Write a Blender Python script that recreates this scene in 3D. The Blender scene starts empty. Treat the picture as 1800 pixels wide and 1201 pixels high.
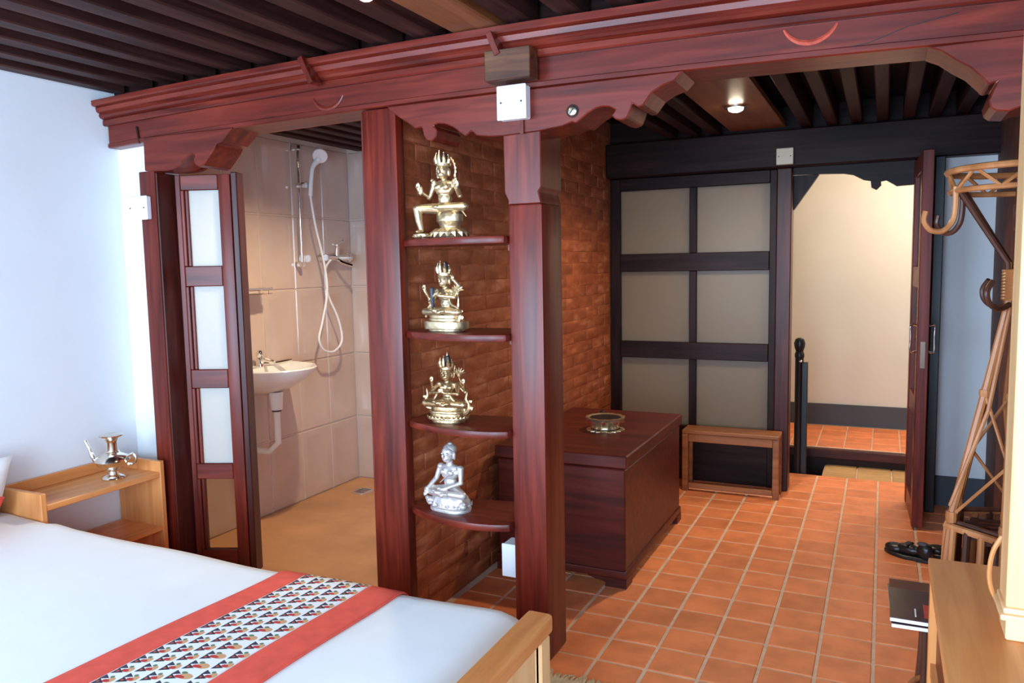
import bpy, bmesh, math, random
from mathutils import Vector, Matrix
random.seed(7)
S = bpy.context.scene
COL = S.collection
PI = math.pi

# ------------------------------------------------------------------ camera, sky, daylight, exposure
cam_d = bpy.data.cameras.new('camera'); cam = bpy.data.objects.new('camera', cam_d); COL.objects.link(cam)
cam_d.sensor_width = 36.0; cam_d.lens = 36.0 * 1380.0 / 1800.0; cam_d.clip_start = 0.02
_y, _p, _r = math.radians(25.35), math.radians(5.61), math.radians(1.08)
_f = Vector((-math.sin(_y) * math.cos(_p), math.cos(_y) * math.cos(_p), -math.sin(_p)))
_rt = Vector((math.cos(_y), math.sin(_y), 0)); _dn = _f.cross(_rt)
_r2 = math.cos(_r) * _rt + math.sin(_r) * _dn; _d2 = -math.sin(_r) * _rt + math.cos(_r) * _dn
cam.matrix_world = Matrix(((_r2.x, -_d2.x, -_f.x, 0.0), (_r2.y, -_d2.y, -_f.y, 0.0), (_r2.z, -_d2.z, -_f.z, 1.575), (0, 0, 0, 1)))
S.camera = cam
W = bpy.data.worlds.new('sky'); S.world = W; W.use_nodes = True
W.node_tree.nodes['Background'].inputs[0].default_value = (0.66, 0.80, 1.0, 1)
W.node_tree.nodes['Background'].inputs[1].default_value = 2.0
S.view_settings.view_transform = 'Standard'; S.view_settings.look = 'None'
S.view_settings.gamma = 1.0; S.view_settings.exposure = 0.0; S.view_settings.use_curve_mapping = False
DAY = (0.51, 0.75, 1.0)
def area(name, loc, target, sx, sy, power, color):
    L = bpy.data.lights.new(name, 'AREA'); L.shape = 'RECTANGLE'; L.size = sx; L.size_y = sy; L.energy = power; L.color = color
    o = bpy.data.objects.new(name, L); COL.objects.link(o); o.location = loc
    o.rotation_euler = (Vector(target) - Vector(loc)).to_track_quat('-Z', 'Y').to_euler(); return o
for _x, _w, _q in ((-2.65, 1.4, 114), (-0.55, 1.5, 118), (1.15, 1.1, 66)):      # daylight through the three windows behind the viewer
    area('window_daylight', (_x, -1.38, 1.42), (_x, 2, 1.42), _w, 1.7, _q * _w, DAY)

# ------------------------------------------------------------------ materials
MATS = {}
def nmat(name):
    m = bpy.data.materials.new(name); m.use_nodes = True
    nt = m.node_tree; b = nt.nodes['Principled BSDF']; MATS[name] = m
    return m, nt, b
def N(nt, t, **kw):
    n = nt.nodes.new(t)
    for k, v in kw.items(): setattr(n, k, v)
    return n
def ramp(nt, fac, stops):
    r = N(nt, 'ShaderNodeValToRGB'); e = r.color_ramp.elements
    while len(e) < len(stops): e.new(0.5)
    for i, (p, c) in enumerate(stops): e[i].position = p; e[i].color = (*c, 1)
    nt.links.new(fac, r.inputs[0]); return r.outputs[0]
def coords(nt, scale, jitter=True):
    tc = N(nt, 'ShaderNodeTexCoord'); mp = N(nt, 'ShaderNodeMapping'); mp.inputs['Scale'].default_value = scale
    nt.links.new(tc.outputs['Object'], mp.inputs['Vector'])
    if jitter:
        oi = N(nt, 'ShaderNodeObjectInfo'); ml = N(nt, 'ShaderNodeMath', operation='MULTIPLY'); ml.inputs[1].default_value = 37.0
        nt.links.new(oi.outputs['Random'], ml.inputs[0])
        cb = N(nt, 'ShaderNodeCombineXYZ')
        for i in range(3): nt.links.new(ml.outputs[0], cb.inputs[i])
        nt.links.new(cb.outputs[0], mp.inputs['Location'])
    return mp.outputs[0]
def bump(nt, b, h, strength, dist=0.01):
    bp = N(nt, 'ShaderNodeBump'); bp.inputs['Strength'].default_value = strength; bp.inputs['Distance'].default_value = dist
    nt.links.new(h, bp.inputs['Height']); nt.links.new(bp.outputs[0], b.inputs['Normal'])
def wood(name, dark, mid, light, axis='z', rough=0.3, coat=0.0, grain=1.0, bmp=0.15, spec=0.3):
    m, nt, b = nmat(name)
    sc = {'x': (2, 26, 26), 'y': (26, 2, 26), 'z': (26, 26, 2)}[axis]
    v = coords(nt, tuple(s * grain for s in sc))
    n = N(nt, 'ShaderNodeTexNoise'); n.inputs['Scale'].default_value = 1.0; n.inputs['Detail'].default_value = 6; n.inputs['Distortion'].default_value = 0.6
    nt.links.new(v, n.inputs['Vector'])
    c = ramp(nt, n.outputs[0], [(0.28, dark), (0.5, mid), (0.74, light)])
    nt.links.new(c, b.inputs['Base Color']); b.inputs['Roughness'].default_value = rough
    b.inputs['Specular IOR Level'].default_value = spec; b.inputs['Coat Weight'].default_value = coat; b.inputs['Coat Roughness'].default_value = 0.30
    bump(nt, b, n.outputs[0], bmp, 0.004)
    return m
for ax in 'xyz':
    wood('mahogany_' + ax, (0.055, 0.0055, 0.003), (0.125, 0.0125, 0.006), (0.21, 0.026, 0.012), ax, 0.42, 0.36, spec=.2)
    wood('midwood_' + ax, (0.030, 0.005, 0.004), (0.060, 0.010, 0.007), (0.10, 0.020, 0.013), ax, 0.42, 0.22, spec=.2)
    wood('darkwood_' + ax, (0.010, 0.004, 0.0035), (0.021, 0.008, 0.007), (0.036, 0.014, 0.012), ax, 0.45, 0.06, spec=.12)
    wood('oak_' + ax, (0.62, 0.22, 0.06), (0.74, 0.29, 0.09), (0.82, 0.37, 0.13), ax, 0.42, 0.1, 0.9, 0.06)
    wood('pine_' + ax, (0.78, 0.43, 0.19), (0.88, 0.54, 0.26), (0.92, 0.62, 0.34), ax, 0.45, 0.1, 0.8, 0.06)
    wood('joist_' + ax, (0.018, 0.006, 0.005), (0.036, 0.012, 0.010), (0.065, 0.024, 0.020), ax, 0.55, 0.0, 1.0, 0.3, spec=.15)
wood('teak_x', (0.22, 0.075, 0.024), (0.33, 0.115, 0.038), (0.42, 0.16, 0.06), 'x', 0.42, 0.15)
wood('teak_y', (0.16, 0.055, 0.02), (0.24, 0.085, 0.03), (0.32, 0.12, 0.05), 'y', 0.4, 0.2)
wood('chestwood_x', (0.045, 0.010, 0.008), (0.095, 0.013, 0.008), (0.14, 0.024, 0.013), 'x', 0.42, 0.22, spec=.2)
wood('blockwood_x', (0.03, 0.009, 0.004), (0.075, 0.022, 0.008), (0.15, 0.055, 0.018), 'x', 0.35, 0.3, 1.4)
wood('rattan', (0.34, 0.11, 0.035), (0.52, 0.19, 0.065), (0.70, 0.30, 0.12), 'z', 0.38, 0.3, 0.6)
wood('rattan_dark', (0.05, 0.018, 0.01), (0.09, 0.03, 0.018), (0.15, 0.05, 0.03), 'z', 0.35, 0.3, 0.6)

def flat(name, color, rough=0.5, metal=0.0, coat=0.0, noise=0.0, nscale=8.0, bmp=0.0, var=0.0):
    m, nt, b = nmat(name)
    b.inputs['Base Color'].default_value = (*color, 1); b.inputs['Roughness'].default_value = rough
    b.inputs['Metallic'].default_value = metal; b.inputs['Coat Weight'].default_value = coat
    if noise or bmp or var:
        v = coords(nt, (nscale,) * 3)
        n = N(nt, 'ShaderNodeTexNoise'); n.inputs['Scale'].default_value = 1.0; n.inputs['Detail'].default_value = 5
        nt.links.new(v, n.inputs['Vector'])
        lo = tuple(c * (1 - noise) for c in color); hi = tuple(min(1, c * (1 + noise)) for c in color)
        c = ramp(nt, n.outputs[0], [(0.3, lo), (0.7, hi)])
        if var:
            oi = N(nt, 'ShaderNodeObjectInfo'); hs = N(nt, 'ShaderNodeHueSaturation')
            mr = N(nt, 'ShaderNodeMapRange'); mr.inputs[3].default_value = 1 - var; mr.inputs[4].default_value = 1 + var
            nt.links.new(oi.outputs['Random'], mr.inputs[0]); nt.links.new(mr.outputs[0], hs.inputs['Value']); nt.links.new(c, hs.inputs['Color']); c = hs.outputs[0]
        nt.links.new(c, b.inputs['Base Color'])
        if bmp: bump(nt, b, n.outputs[0], bmp, 0.01)
    return m
flat('plaster_white', (0.80, 0.80, 0.82), 0.85, noise=0.02, nscale=3, bmp=0.08)
flat('plaster_cream', (0.72, 0.66, 0.56), 0.85, noise=0.03, nscale=2, bmp=0.05)
flat('plaster_brown', (0.14, 0.045, 0.025), 0.7, noise=0.3, nscale=9, bmp=0.3)
flat('grey_paint', (0.055, 0.06, 0.075), 0.6)
flat('terracotta', (0.88, 0.27, 0.10), 0.42, noise=0.14, nscale=9, bmp=0.06, var=0.10)
flat('grout', (0.78, 0.55, 0.40), 0.85, noise=0.12, nscale=30)
flat('pale_tile', (0.62, 0.38, 0.17), 0.5, noise=0.1, nscale=10, var=0.06)
flat('bath_floor', (0.56, 0.29, 0.135), 0.45, noise=0.16, nscale=3, bmp=0.05)
def brick_mat():
    m, nt, b = nmat('brick'); b.inputs['Roughness'].default_value = 0.55
    g = N(nt, 'ShaderNodeNewGeometry'); mp = N(nt, 'ShaderNodeMapping'); mp.inputs['Rotation'].default_value = (0.7, 0, 0); mp.inputs['Scale'].default_value = (3, 6, 22)
    nt.links.new(g.outputs['Position'], mp.inputs['Vector'])
    n1 = N(nt, 'ShaderNodeTexNoise'); n1.inputs['Scale'].default_value = 1.0; n1.inputs['Detail'].default_value = 5; nt.links.new(mp.outputs[0], n1.inputs['Vector'])
    c1 = ramp(nt, n1.outputs[0], [(0.35, (0.27, 0.062, 0.020)), (0.55, (0.38, 0.098, 0.034)), (0.75, (0.56, 0.20, 0.095))])
    oi = N(nt, 'ShaderNodeObjectInfo'); hs = N(nt, 'ShaderNodeHueSaturation'); mr = N(nt, 'ShaderNodeMapRange'); mr.inputs[3].default_value = .90; mr.inputs[4].default_value = 1.12
    nt.links.new(oi.outputs['Random'], mr.inputs[0]); nt.links.new(mr.outputs[0], hs.inputs['Value']); nt.links.new(c1, hs.inputs['Color']); nt.links.new(hs.outputs[0], b.inputs['Base Color'])
    v = coords(nt, (20,) * 3); n2 = N(nt, 'ShaderNodeTexNoise'); n2.inputs['Scale'].default_value = 1; n2.inputs['Detail'].default_value = 6; nt.links.new(v, n2.inputs['Vector'])
    bump(nt, b, n2.outputs[0], .6, .012)
brick_mat()
flat('mortar', (0.36, 0.095, 0.036), 0.75, noise=0.3, nscale=30, bmp=0.4)
flat('bath_tile', (0.60, 0.47, 0.41), 0.22, noise=0.04, nscale=5, coat=0.3)
flat('bath_grout', (0.62, 0.54, 0.48), 0.7)
flat('linen', (0.80, 0.81, 0.83), 0.9, noise=0.015, nscale=6, bmp=0.1)
flat('red_cloth', (0.76, 0.085, 0.055), 0.8, noise=0.1, nscale=20, bmp=0.1)
flat('gold', (0.70, 0.54, 0.33), 0.33, 0.88, noise=0.10, nscale=60, bmp=0.25)
flat('dull_gold', (0.56, 0.38, 0.20), 0.34, 0.9, noise=0.25, nscale=70, bmp=0.3)
flat('pale_gilt', (0.66, 0.59, 0.56), 0.42, 0.6, noise=0.12, nscale=50, bmp=0.2)
flat('statue_hair', (0.03, 0.035, 0.05), 0.5)
flat('brass', (0.82, 0.76, 0.66), 0.16, 1.0)
flat('chrome', (0.82, 0.82, 0.82), 0.10, 1.0)
flat('ceramic', (0.86, 0.86, 0.85), 0.12, coat=0.5)
flat('white_plastic', (0.82, 0.83, 0.86), 0.35)
flat('ivory_plastic', (0.70, 0.58, 0.42), 0.4)
flat('black_plastic', (0.012, 0.012, 0.014), 0.4)
flat('black_leather', (0.012, 0.011, 0.012), 0.35, bmp=0.2, nscale=60)
flat('black_paint', (0.008, 0.006, 0.007), 0.4)
flat('screw_steel', (0.55, 0.50, 0.40), 0.3, 1.0)
flat('paper', (0.85, 0.87, 0.92), 0.7)
flat('cover_print', (0.05, 0.018, 0.02), 0.25, noise=0.6, nscale=14)
flat('cover_red', (0.55, 0.05, 0.03), 0.3)
flat('red_inlay', (0.42, 0.055, 0.03), 0.5, noise=0.3, nscale=40)
flat('stairwell_shade', (0.004, 0.004, 0.005), 0.9)
flat('rug_wool', (0.70, 0.56, 0.36), 0.95, noise=0.2, nscale=60, bmp=0.6)
flat('mirror_black', (0.004, 0.005, 0.008), 0.45)
flat('red_stone', (0.30, 0.03, 0.02), 0.25, coat=0.5)
def frosted(name, color, trans, rough):
    m, nt, b = nmat(name)
    out = nt.nodes['Material Output']
    tl = N(nt, 'ShaderNodeBsdfTranslucent'); tl.inputs[0].default_value = (*trans, 1)
    b.inputs['Base Color'].default_value = (*color, 1); b.inputs['Roughness'].default_value = rough
    mx = N(nt, 'ShaderNodeMixShader'); mx.inputs[0].default_value = 0.6
    nt.links.new(b.outputs[0], mx.inputs[1]); nt.links.new(tl.outputs[0], mx.inputs[2]); nt.links.new(mx.outputs[0], out.inputs[0])
frosted('frosted_glass', (0.75, 0.75, 0.72), (0.88, 0.87, 0.82), 0.35)
frosted('screen_glass', (0.26, 0.235, 0.20), (0.60, 0.54, 0.45), 0.3)
m, nt, b = nmat('clear_glass'); b.inputs['Transmission Weight'].default_value = 1.0; b.inputs['Roughness'].default_value = 0.12; b.inputs['Base Color'].default_value = (0.75, 0.72, 0.66, 1); b.inputs['IOR'].default_value = 1.05
m, nt, b = nmat('lamp_glow'); b.inputs['Emission Color'].default_value = (1, 0.86, 0.62, 1); b.inputs['Emission Strength'].default_value = 40; b.inputs['Base Color'].default_value = (1, 1, 1, 1)

# runner print: rows of small flower motifs on white cloth, laid out in the cloth's own UVs (1 unit = one motif)
def runner_print():
    m, nt, b = nmat('runner_print'); b.inputs['Roughness'].default_value = 0.85
    uv = N(nt, 'ShaderNodeUVMap'); sp = N(nt, 'ShaderNodeSeparateXYZ'); nt.links.new(uv.outputs[0], sp.inputs[0])
    def M(op, a, c=None):
        n = N(nt, 'ShaderNodeMath', operation=op)
        for i, x in enumerate((a, c)):
            if x is None: continue
            if isinstance(x, (int, float)): n.inputs[i].default_value = x
            else: nt.links.new(x, n.inputs[i])
        return n.outputs[0]
    U, V = sp.outputs[0], sp.outputs[1]
    row = M('FLOOR', V); odd = M('MODULO', row, 2.0)
    u = M('FRACT', M('ADD', U, M('MULTIPLY', odd, 0.5))); v = M('FRACT', V)
    def blob(cx, cy, rx, ry):
        dx = M('DIVIDE', M('SUBTRACT', u, cx), rx); dy = M('DIVIDE', M('SUBTRACT', v, cy), ry)
        return M('LESS_THAN', M('ADD', M('MULTIPLY', dx, dx), M('MULTIPLY', dy, dy)), 1.0)
    def tri(cx, y0, y1, w):   # triangle, wide at y0, pointed at y1
        t = M('DIVIDE', M('SUBTRACT', v, y0), y1 - y0)
        half = M('MULTIPLY', M('SUBTRACT', 1.0, t), w)
        a = M('LESS_THAN', M('ABSOLUTE', M('SUBTRACT', u, cx)), half)
        return M('MULTIPLY', a, M('MULTIPLY', M('GREATER_THAN', t, 0.0), M('LESS_THAN', t, 1.0)))
    col = (0.80, 0.81, 0.83, 1); cur = None
    for mask, c in ((tri(0.32, 0.08, 0.62, 0.26), (0.02, 0.018, 0.03)), (tri(0.72, 0.05, 0.5, 0.22), (0.03, 0.03, 0.06)), (blob(0.62, 0.72, 0.24, 0.2), (0.62, 0.33, 0.16)),
                    (blob(0.5, 0.55, 0.13, 0.2), (0.50, 0.03, 0.03)), (blob(0.86, 0.55, 0.1, 0.12), (0.12, 0.20, 0.12)), (blob(0.34, 0.24, 0.07, 0.08), (0.55, 0.07, 0.05))):
        mx = N(nt, 'ShaderNodeMixRGB'); nt.links.new(mask, mx.inputs[0])
        if cur is None: mx.inputs[1].default_value = col
        else: nt.links.new(cur, mx.inputs[1])
        mx.inputs[2].default_value = (*c, 1); cur = mx.outputs[0]
    nt.links.new(cur, b.inputs['Base Color'])
runner_print()

# ------------------------------------------------------------------ mesh helpers
class MB:
    def __init__(s): s.bm = bmesh.new()
    def box(s, x0, x1, y0, y1, z0, z1, rot=None, piv=None):
        vs = [s.bm.verts.new((x, y, z)) for x in (x0, x1) for y in (y0, y1) for z in (z0, z1)]
        for f in ((0, 1, 3, 2), (4, 6, 7, 5), (0, 4, 5, 1), (2, 3, 7, 6), (0, 2, 6, 4), (1, 5, 7, 3)): s.bm.faces.new([vs[i] for i in f])
        if rot is not None:
            p = Vector(piv) if piv else Vector(((x0 + x1) / 2, (y0 + y1) / 2, (z0 + z1) / 2))
            for v in vs: v.co = p + rot @ (v.co - p)
        return s
    def prism(s, outline, y0, y1):      # outline in x,z extruded along y
        a = [s.bm.verts.new((x, y0, z)) for x, z in outline]; c = [s.bm.verts.new((x, y1, z)) for x, z in outline]
        n = len(a); s.bm.faces.new(a); s.bm.faces.new(c[::-1])
        for i in range(n): s.bm.faces.new((a[i], c[i], c[(i + 1) % n], a[(i + 1) % n]))
        return s
    def slab(s, outline, z0, z1):       # outline in x,y extruded along z
        a = [s.bm.verts.new((x, y, z0)) for x, y in outline]; c = [s.bm.verts.new((x, y, z1)) for x, y in outline]
        n = len(a); s.bm.faces.new(a); s.bm.faces.new(c[::-1])
        for i in range(n): s.bm.faces.new((a[i], c[i], c[(i + 1) % n], a[(i + 1) % n]))
        return s
    def tube(s, pts, rad, n=8, closed=False):
        P = [Vector(p) for p in pts]; m = len(P)
        R = rad if isinstance(rad, (list, tuple)) else [rad] * m
        rings = []; prev = None
        for i in range(m):
            if closed: t = P[(i + 1) % m] - P[i - 1]
            else: t = P[min(i + 1, m - 1)] - P[max(i - 1, 0)]
            t.normalize()
            if prev is None:
                ref = Vector((0, 0, 1)) if abs(t.z) < 0.9 else Vector((1, 0, 0))
                a = t.cross(ref).normalized()
            else:
                a = prev - t * prev.dot(t)
                a = a.normalized() if a.length > 1e-6 else t.orthogonal().normalized()
            prev = a; c = t.cross(a)
            rings.append([s.bm.verts.new(P[i] + R[i] * (math.cos(2 * PI * k / n) * a + math.sin(2 * PI * k / n) * c)) for k in range(n)])
        for i in range(m if closed else m - 1):
            A, B = rings[i], rings[(i + 1) % m]
            for k in range(n): s.bm.faces.new((A[k], A[(k + 1) % n], B[(k + 1) % n], B[k]))
        if not closed:
            s.bm.faces.new(rings[0][::-1]); s.bm.faces.new(rings[-1])
        return s
    def lathe(s, prof, c=(0, 0, 0), n=24, sx=1.0, sy=1.0, wob=None, closed=False):
        rings = []
        for r, z in prof:
            ring = []
            for k in range(n):
                a = 2 * PI * k / n; q = r * (1 + (wob(a, z) if wob else 0))
                ring.append(s.bm.verts.new((c[0] + q * sx * math.cos(a), c[1] + q * sy * math.sin(a), c[2] + z)))
            rings.append(ring)
        for A, B in zip(rings, rings[1:]):
            for k in range(n): s.bm.faces.new((A[k], A[(k + 1) % n], B[(k + 1) % n], B[k]))
        if closed:
            A, B = rings[-1], rings[0]
            for k in range(n): s.bm.faces.new((A[k], A[(k + 1) % n], B[(k + 1) % n], B[k]))
        else: s.bm.faces.new(rings[0][::-1]); s.bm.faces.new(rings[-1])
        return s
    def ball(s, c, r, sub=2):
        if not isinstance(r, (list, tuple)): r = (r, r, r)
        q = bmesh.ops.create_icosphere(s.bm, subdivisions=sub, radius=1.0)
        for v in q['verts']: v.co = Vector((c[0] + v.co.x * r[0], c[1] + v.co.y * r[1], c[2] + v.co.z * r[2]))
        return s
    def limb(s, pts, rad):              # capsule chain
        s.tube(pts, rad, 10)
        for p, r in zip(pts, rad): s.ball(p, r)
        return s
    def mesh(s, bevel=0.0, segs=1, smooth=35):
        bmesh.ops.recalc_face_normals(s.bm, faces=s.bm.faces)
        if bevel:
            es = [e for e in s.bm.edges if len(e.link_faces) == 2 and e.calc_face_angle(0) > 0.6]
            bmesh.ops.bevel(s.bm, geom=es, offset=bevel, segments=segs, profile=0.6, affect='EDGES', clamp_overlap=True)
        me = bpy.data.meshes.new('m'); s.bm.to_mesh(me); s.bm.free()
        if smooth:
            for p in me.polygons: p.use_smooth = True
            me.set_sharp_from_angle(angle=math.radians(smooth))
        return me
    def build(s, name, mat, parent=None, loc=(0, 0, 0), bevel=0.0, segs=1, smooth=35, rot=None):
        return put(name, s.mesh(bevel, segs, smooth), mat, parent, loc, rot)
def put(name, me, mat, parent=None, loc=(0, 0, 0), rot=None):
    if mat and not me.materials: me.materials.append(MATS[mat])
    me.name = name
    o = bpy.data.objects.new(name, me); COL.objects.link(o); o.location = loc
    if rot: o.rotation_euler = rot
    if parent: o.parent = parent
    return o
def tag(o, label, cat, group=None, kind=None):
    o['label'] = label
    if cat: o['category'] = cat
    if group: o['group'] = group
    if kind: o['kind'] = kind
    return o
def thing(name, label, cat, loc=(0, 0, 0), rz=0.0, group=None):
    o = bpy.data.objects.new(name, None); o.empty_display_size = 0.05; COL.objects.link(o)
    o.location = loc; o.rotation_euler = (0, 0, rz); return tag(o, label, cat, group)
def struct(o, label=None):
    o['kind'] = 'structure'
    if label: o['label'] = label
    return o
def sempty(name, label, loc=(0, 0, 0), rz=0.0):
    o = bpy.data.objects.new(name, None); o.empty_display_size = 0.05; COL.objects.link(o); o.location = loc; o.rotation_euler = (0, 0, rz)
    return struct(o, label)
def remeshed(name, mb, mat, voxel, parent, loc=(0, 0, 0), smooth_it=2, k=1.0):
    for v in mb.bm.verts: v.co.x *= k; v.co.y *= k
    me = mb.mesh(smooth=0)
    t = bpy.data.objects.new('tmp', me); COL.objects.link(t)
    r = t.modifiers.new('r', 'REMESH'); r.mode = 'VOXEL'; r.voxel_size = voxel
    sm = t.modifiers.new('s', 'SMOOTH'); sm.iterations = smooth_it; sm.factor = 0.5
    dg = bpy.context.evaluated_depsgraph_get(); e = t.evaluated_get(dg)
    nm = bpy.data.meshes.new_from_object(e); bpy.data.objects.remove(t); bpy.data.meshes.remove(me)
    for p in nm.polygons: p.use_smooth = True
    nm.materials.clear()
    return put(name, nm, mat, parent, loc)
def arc(cx, cz, r, a0, a1, n, y=0.0): return [(cx + r * math.cos(a0 + (a1 - a0) * i / n), y, cz + r * math.sin(a0 + (a1 - a0) * i / n)) for i in range(n + 1)]
def spline(pts, per=6):
    P = [Vector(p) for p in pts]; out = []
    for i in range(len(P) - 1):
        a, b_, c, d = P[max(i - 1, 0)], P[i], P[i + 1], P[min(i + 2, len(P) - 1)]
        for k in range(per):
            t = k / per
            out.append(0.5 * ((2 * b_) + (c - a) * t + (2 * a - 5 * b_ + 4 * c - d) * t * t + (3 * b_ - a - 3 * c + d) * t ** 3))
    out.append(P[-1]); return out

# ================================================================== THE SETTING
YF = 2.73                      # front face of the timber partition
def sag(x): return -0.009 * (x + 1.4) ** 2

# floor: slab with every tile in view laid on it
fl = struct(MB().box(-3.6, 2.0, -1.4, 6.02, -0.12, -0.0032).build('floor', 'grout'), 'terracotta tiled floor with pale grout lines')
xs = [-1.8 + 0.2 * i for i in range(13)]; ys = [3.612 + 0.193 * k for k in range(-8, 13)] + [6.02]
tile_me = {}
def tile_mesh(w, d):
    k = (round(w, 3), round(d, 3))
    if k not in tile_me: tile_me[k] = MB().box(-w / 2, w / 2, -d / 2, d / 2, -0.01, 0.0).mesh(0.003, 1)
    return tile_me[k]
for i in range(12):
    for j in range(len(ys) - 1):
        w = 0.2 - 0.013; d = ys[j + 1] - ys[j] - 0.012
        put('floor_tile', tile_mesh(w, d), 'terracotta', fl, ((xs[i] + xs[i + 1]) / 2, (ys[j] + ys[j + 1]) / 2, random.uniform(-0.0008, 0.0008)), (random.uniform(-.003, .003), random.uniform(-.003, .003), random.uniform(-.004, .004)))
MB().box(-3.5, 1.9, -1.3, 2.06, -0.01, -0.001).build('floor_field', 'terracotta', fl)
MB().box(-3.5, -1.82, 2.07, 2.72, -0.01, -0.001).build('floor_field', 'terracotta', fl)
MB().box(0.61, 1.9, 2.07, 2.9, -0.01, -0.001).build('floor_field', 'terracotta', fl)
struct(MB().box(-3.53, -1.94, 2.80, 4.73, -0.1, 0.004).build('floor_bathroom', 'bath_floor'), 'smooth ochre cement floor of the shower room')

# ceiling: boards, joists running away from the camera
ce = struct(MB().box(-3.6, 2.0, -1.4, 5.62, 2.58, 2.64).build('ceiling', 'darkwood_y'), 'dark timber ceiling with close-set joists')
jm = MB().box(-0.045, 0.045, -2.05, 2.05, -0.065, 0.065).mesh(0.006, 1)
for k in range(27):
    x = -3.42 + 0.2 * k
    if x > 1.9: break
    if -1.56 < x < -1.24: continue
    put('joist', jm, 'joist_y', ce, (x + random.uniform(-.008, .008), 0.72, 2.515), (0, random.uniform(-.04, .04), random.uniform(-.003, .003)))
MB().box(-1.49, -1.30, -1.3, 2.78, 2.445, 2.56).build('ceiling_board', 'teak_y', ce, bevel=0.006)
MB().box(-1.62, -1.50, -1.3, 2.70, 2.475, 2.56).build('ceiling_board', 'joist_y', ce, bevel=0.006)
jm2 = MB().box(-0.034, 0.034, -1.32, 1.32, -0.065, 0.065).mesh(0.006, 1)
for k in range(-9, 5):
    x = -0.03 + 0.146 * k
    if -0.98 < x < -0.56: continue
    put('joist', jm2, 'joist_y', ce, (x, 4.2, 2.485), (0, random.uniform(-.05, .05), random.uniform(-.006, .006)))
jm3 = MB().box(-0.035, 0.035, -0.93, 0.93, -0.05, 0.05).mesh(0.006, 1)
for k in range(11): put('joist', jm3, 'joist_y', ce, (-3.42 + 0.15 * k, 3.84, 2.455))
MB().box(-0.95, -0.60, 2.95, 5.48, 2.43, 2.47).build('ceiling_board', 'teak_y', ce, bevel=0.004)

# walls of the room
struct(MB().box(-3.62, -3.5, -1.4, 2.9, 0, 2.62).build('wall_left', 'plaster_white'), 'bright white plastered left wall')
struct(MB().box(-3.62, 1.9, 2.80, 2.86, 2.43, 2.60).build('wall_leak_infill', 'darkwood_x'), 'added dark infill above the moulded beam, blocking a light leak')  # dark infill added over the beam, keeps light from leaking into the vestibule
struct(MB().box(-3.5, -3.2, 2.80, 2.9, 0, 2.43).build('wall_corner', 'plaster_white'), 'narrow white wall beside the left timber post')
wb = MB()
for a in ((-3.62, -3.35, 0, 2.58), (-1.95, -1.3, 0, 2.58), (0.2, 0.6, 0, 2.58), (1.7, 2.0, 0, 2.58), (-3.35, -1.95, 0, 0.55), (-1.3, 0.2, 0, 0.55), (0.6, 1.7, 0, 0.55), (-3.35, -1.95, 2.28, 2.58), (-1.3, 0.2, 2.28, 2.58), (0.6, 1.7, 2.28, 2.58)):
    wb.box(a[0], a[1], -1.52, -1.4, a[2], a[3])
struct(wb.build('wall_back', 'plaster_white'), 'white wall with three window openings behind the viewer')
struct(MB().box(1.9, 2.0, -1.4, 2.9, 0, 2.58).build('wall_right', 'plaster_white'), 'white wall on the right of the bedroom')
struct(MB().box(0.52, 1.9, 2.78, 2.9, 0, 2.58).build('wall_partition', 'plaster_white'), 'white wall right of the timber partition')
# vestibule right wall, white wall by the door, brick wall
struct(MB().box(0.60, 0.95, 4.0, 5.66, 0, 2.62).box(0.86, 0.95, 2.9, 4.0, 0, 2.62).build('wall_vestibule', 'plaster_brown'), 'brown washed right wall of the vestibule')
ww = struct(MB().box(0.27, 0.60, 5.56, 5.66, 0, 2.2).build('wall_vestibule_end', 'plaster_white'), 'narrow white wall right of the open door')
struct(MB().box(0.27, 0.60, 5.545, 5.56, 0, 0.19).build('baseboard_vestibule', 'grey_paint'), 'dark grey painted skirting band')
bw = struct(MB().box(-1.93, -1.828, 2.80, 5.6, 0, 2.6).build('wall_brick', 'mortar'), 'reddish brown washed brick wall dividing shower room and vestibule')
bricks = []; zc = 0.0; row = 0; BH = 0.075; BL = 0.25
while zc < 2.42:
    y = 2.80 - (BL / 2 if row % 2 else 0.0)
    while y < 5.56:
        a, c = max(y, 2.80), min(y + BL, 5.56)
        if c - a > 0.05: bricks.append((a, c, zc))
        y += BL
    zc += BH; row += 1
hid = MB(); bm_cache = {}; nb = 0
for a, c, z in bricks:
    L = c - a - 0.005
    if (z < 0.6 and a > 3.9) or z > 2.18:
        hid.box(-1.835, -1.822, a + .004, c - .004, z + .004, z + BH - .004); continue
    key = round(L, 2)
    if key not in bm_cache: bm_cache[key] = MB().box(-0.012, 0.012, -L / 2, L / 2, -BH / 2 + .002, BH / 2 - .002).mesh(0.006, 2)
    put('brick', bm_cache[key], 'brick', bw, (-1.8365 + random.uniform(-.002, .002), (a + c) / 2, z + BH / 2), (random.uniform(-.02, .02), random.uniform(-.03, .03), random.uniform(-.008, .008))); nb += 1
hb = hid.build('brick', 'brick', bw); hb['kind'] = 'stuff'

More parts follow.
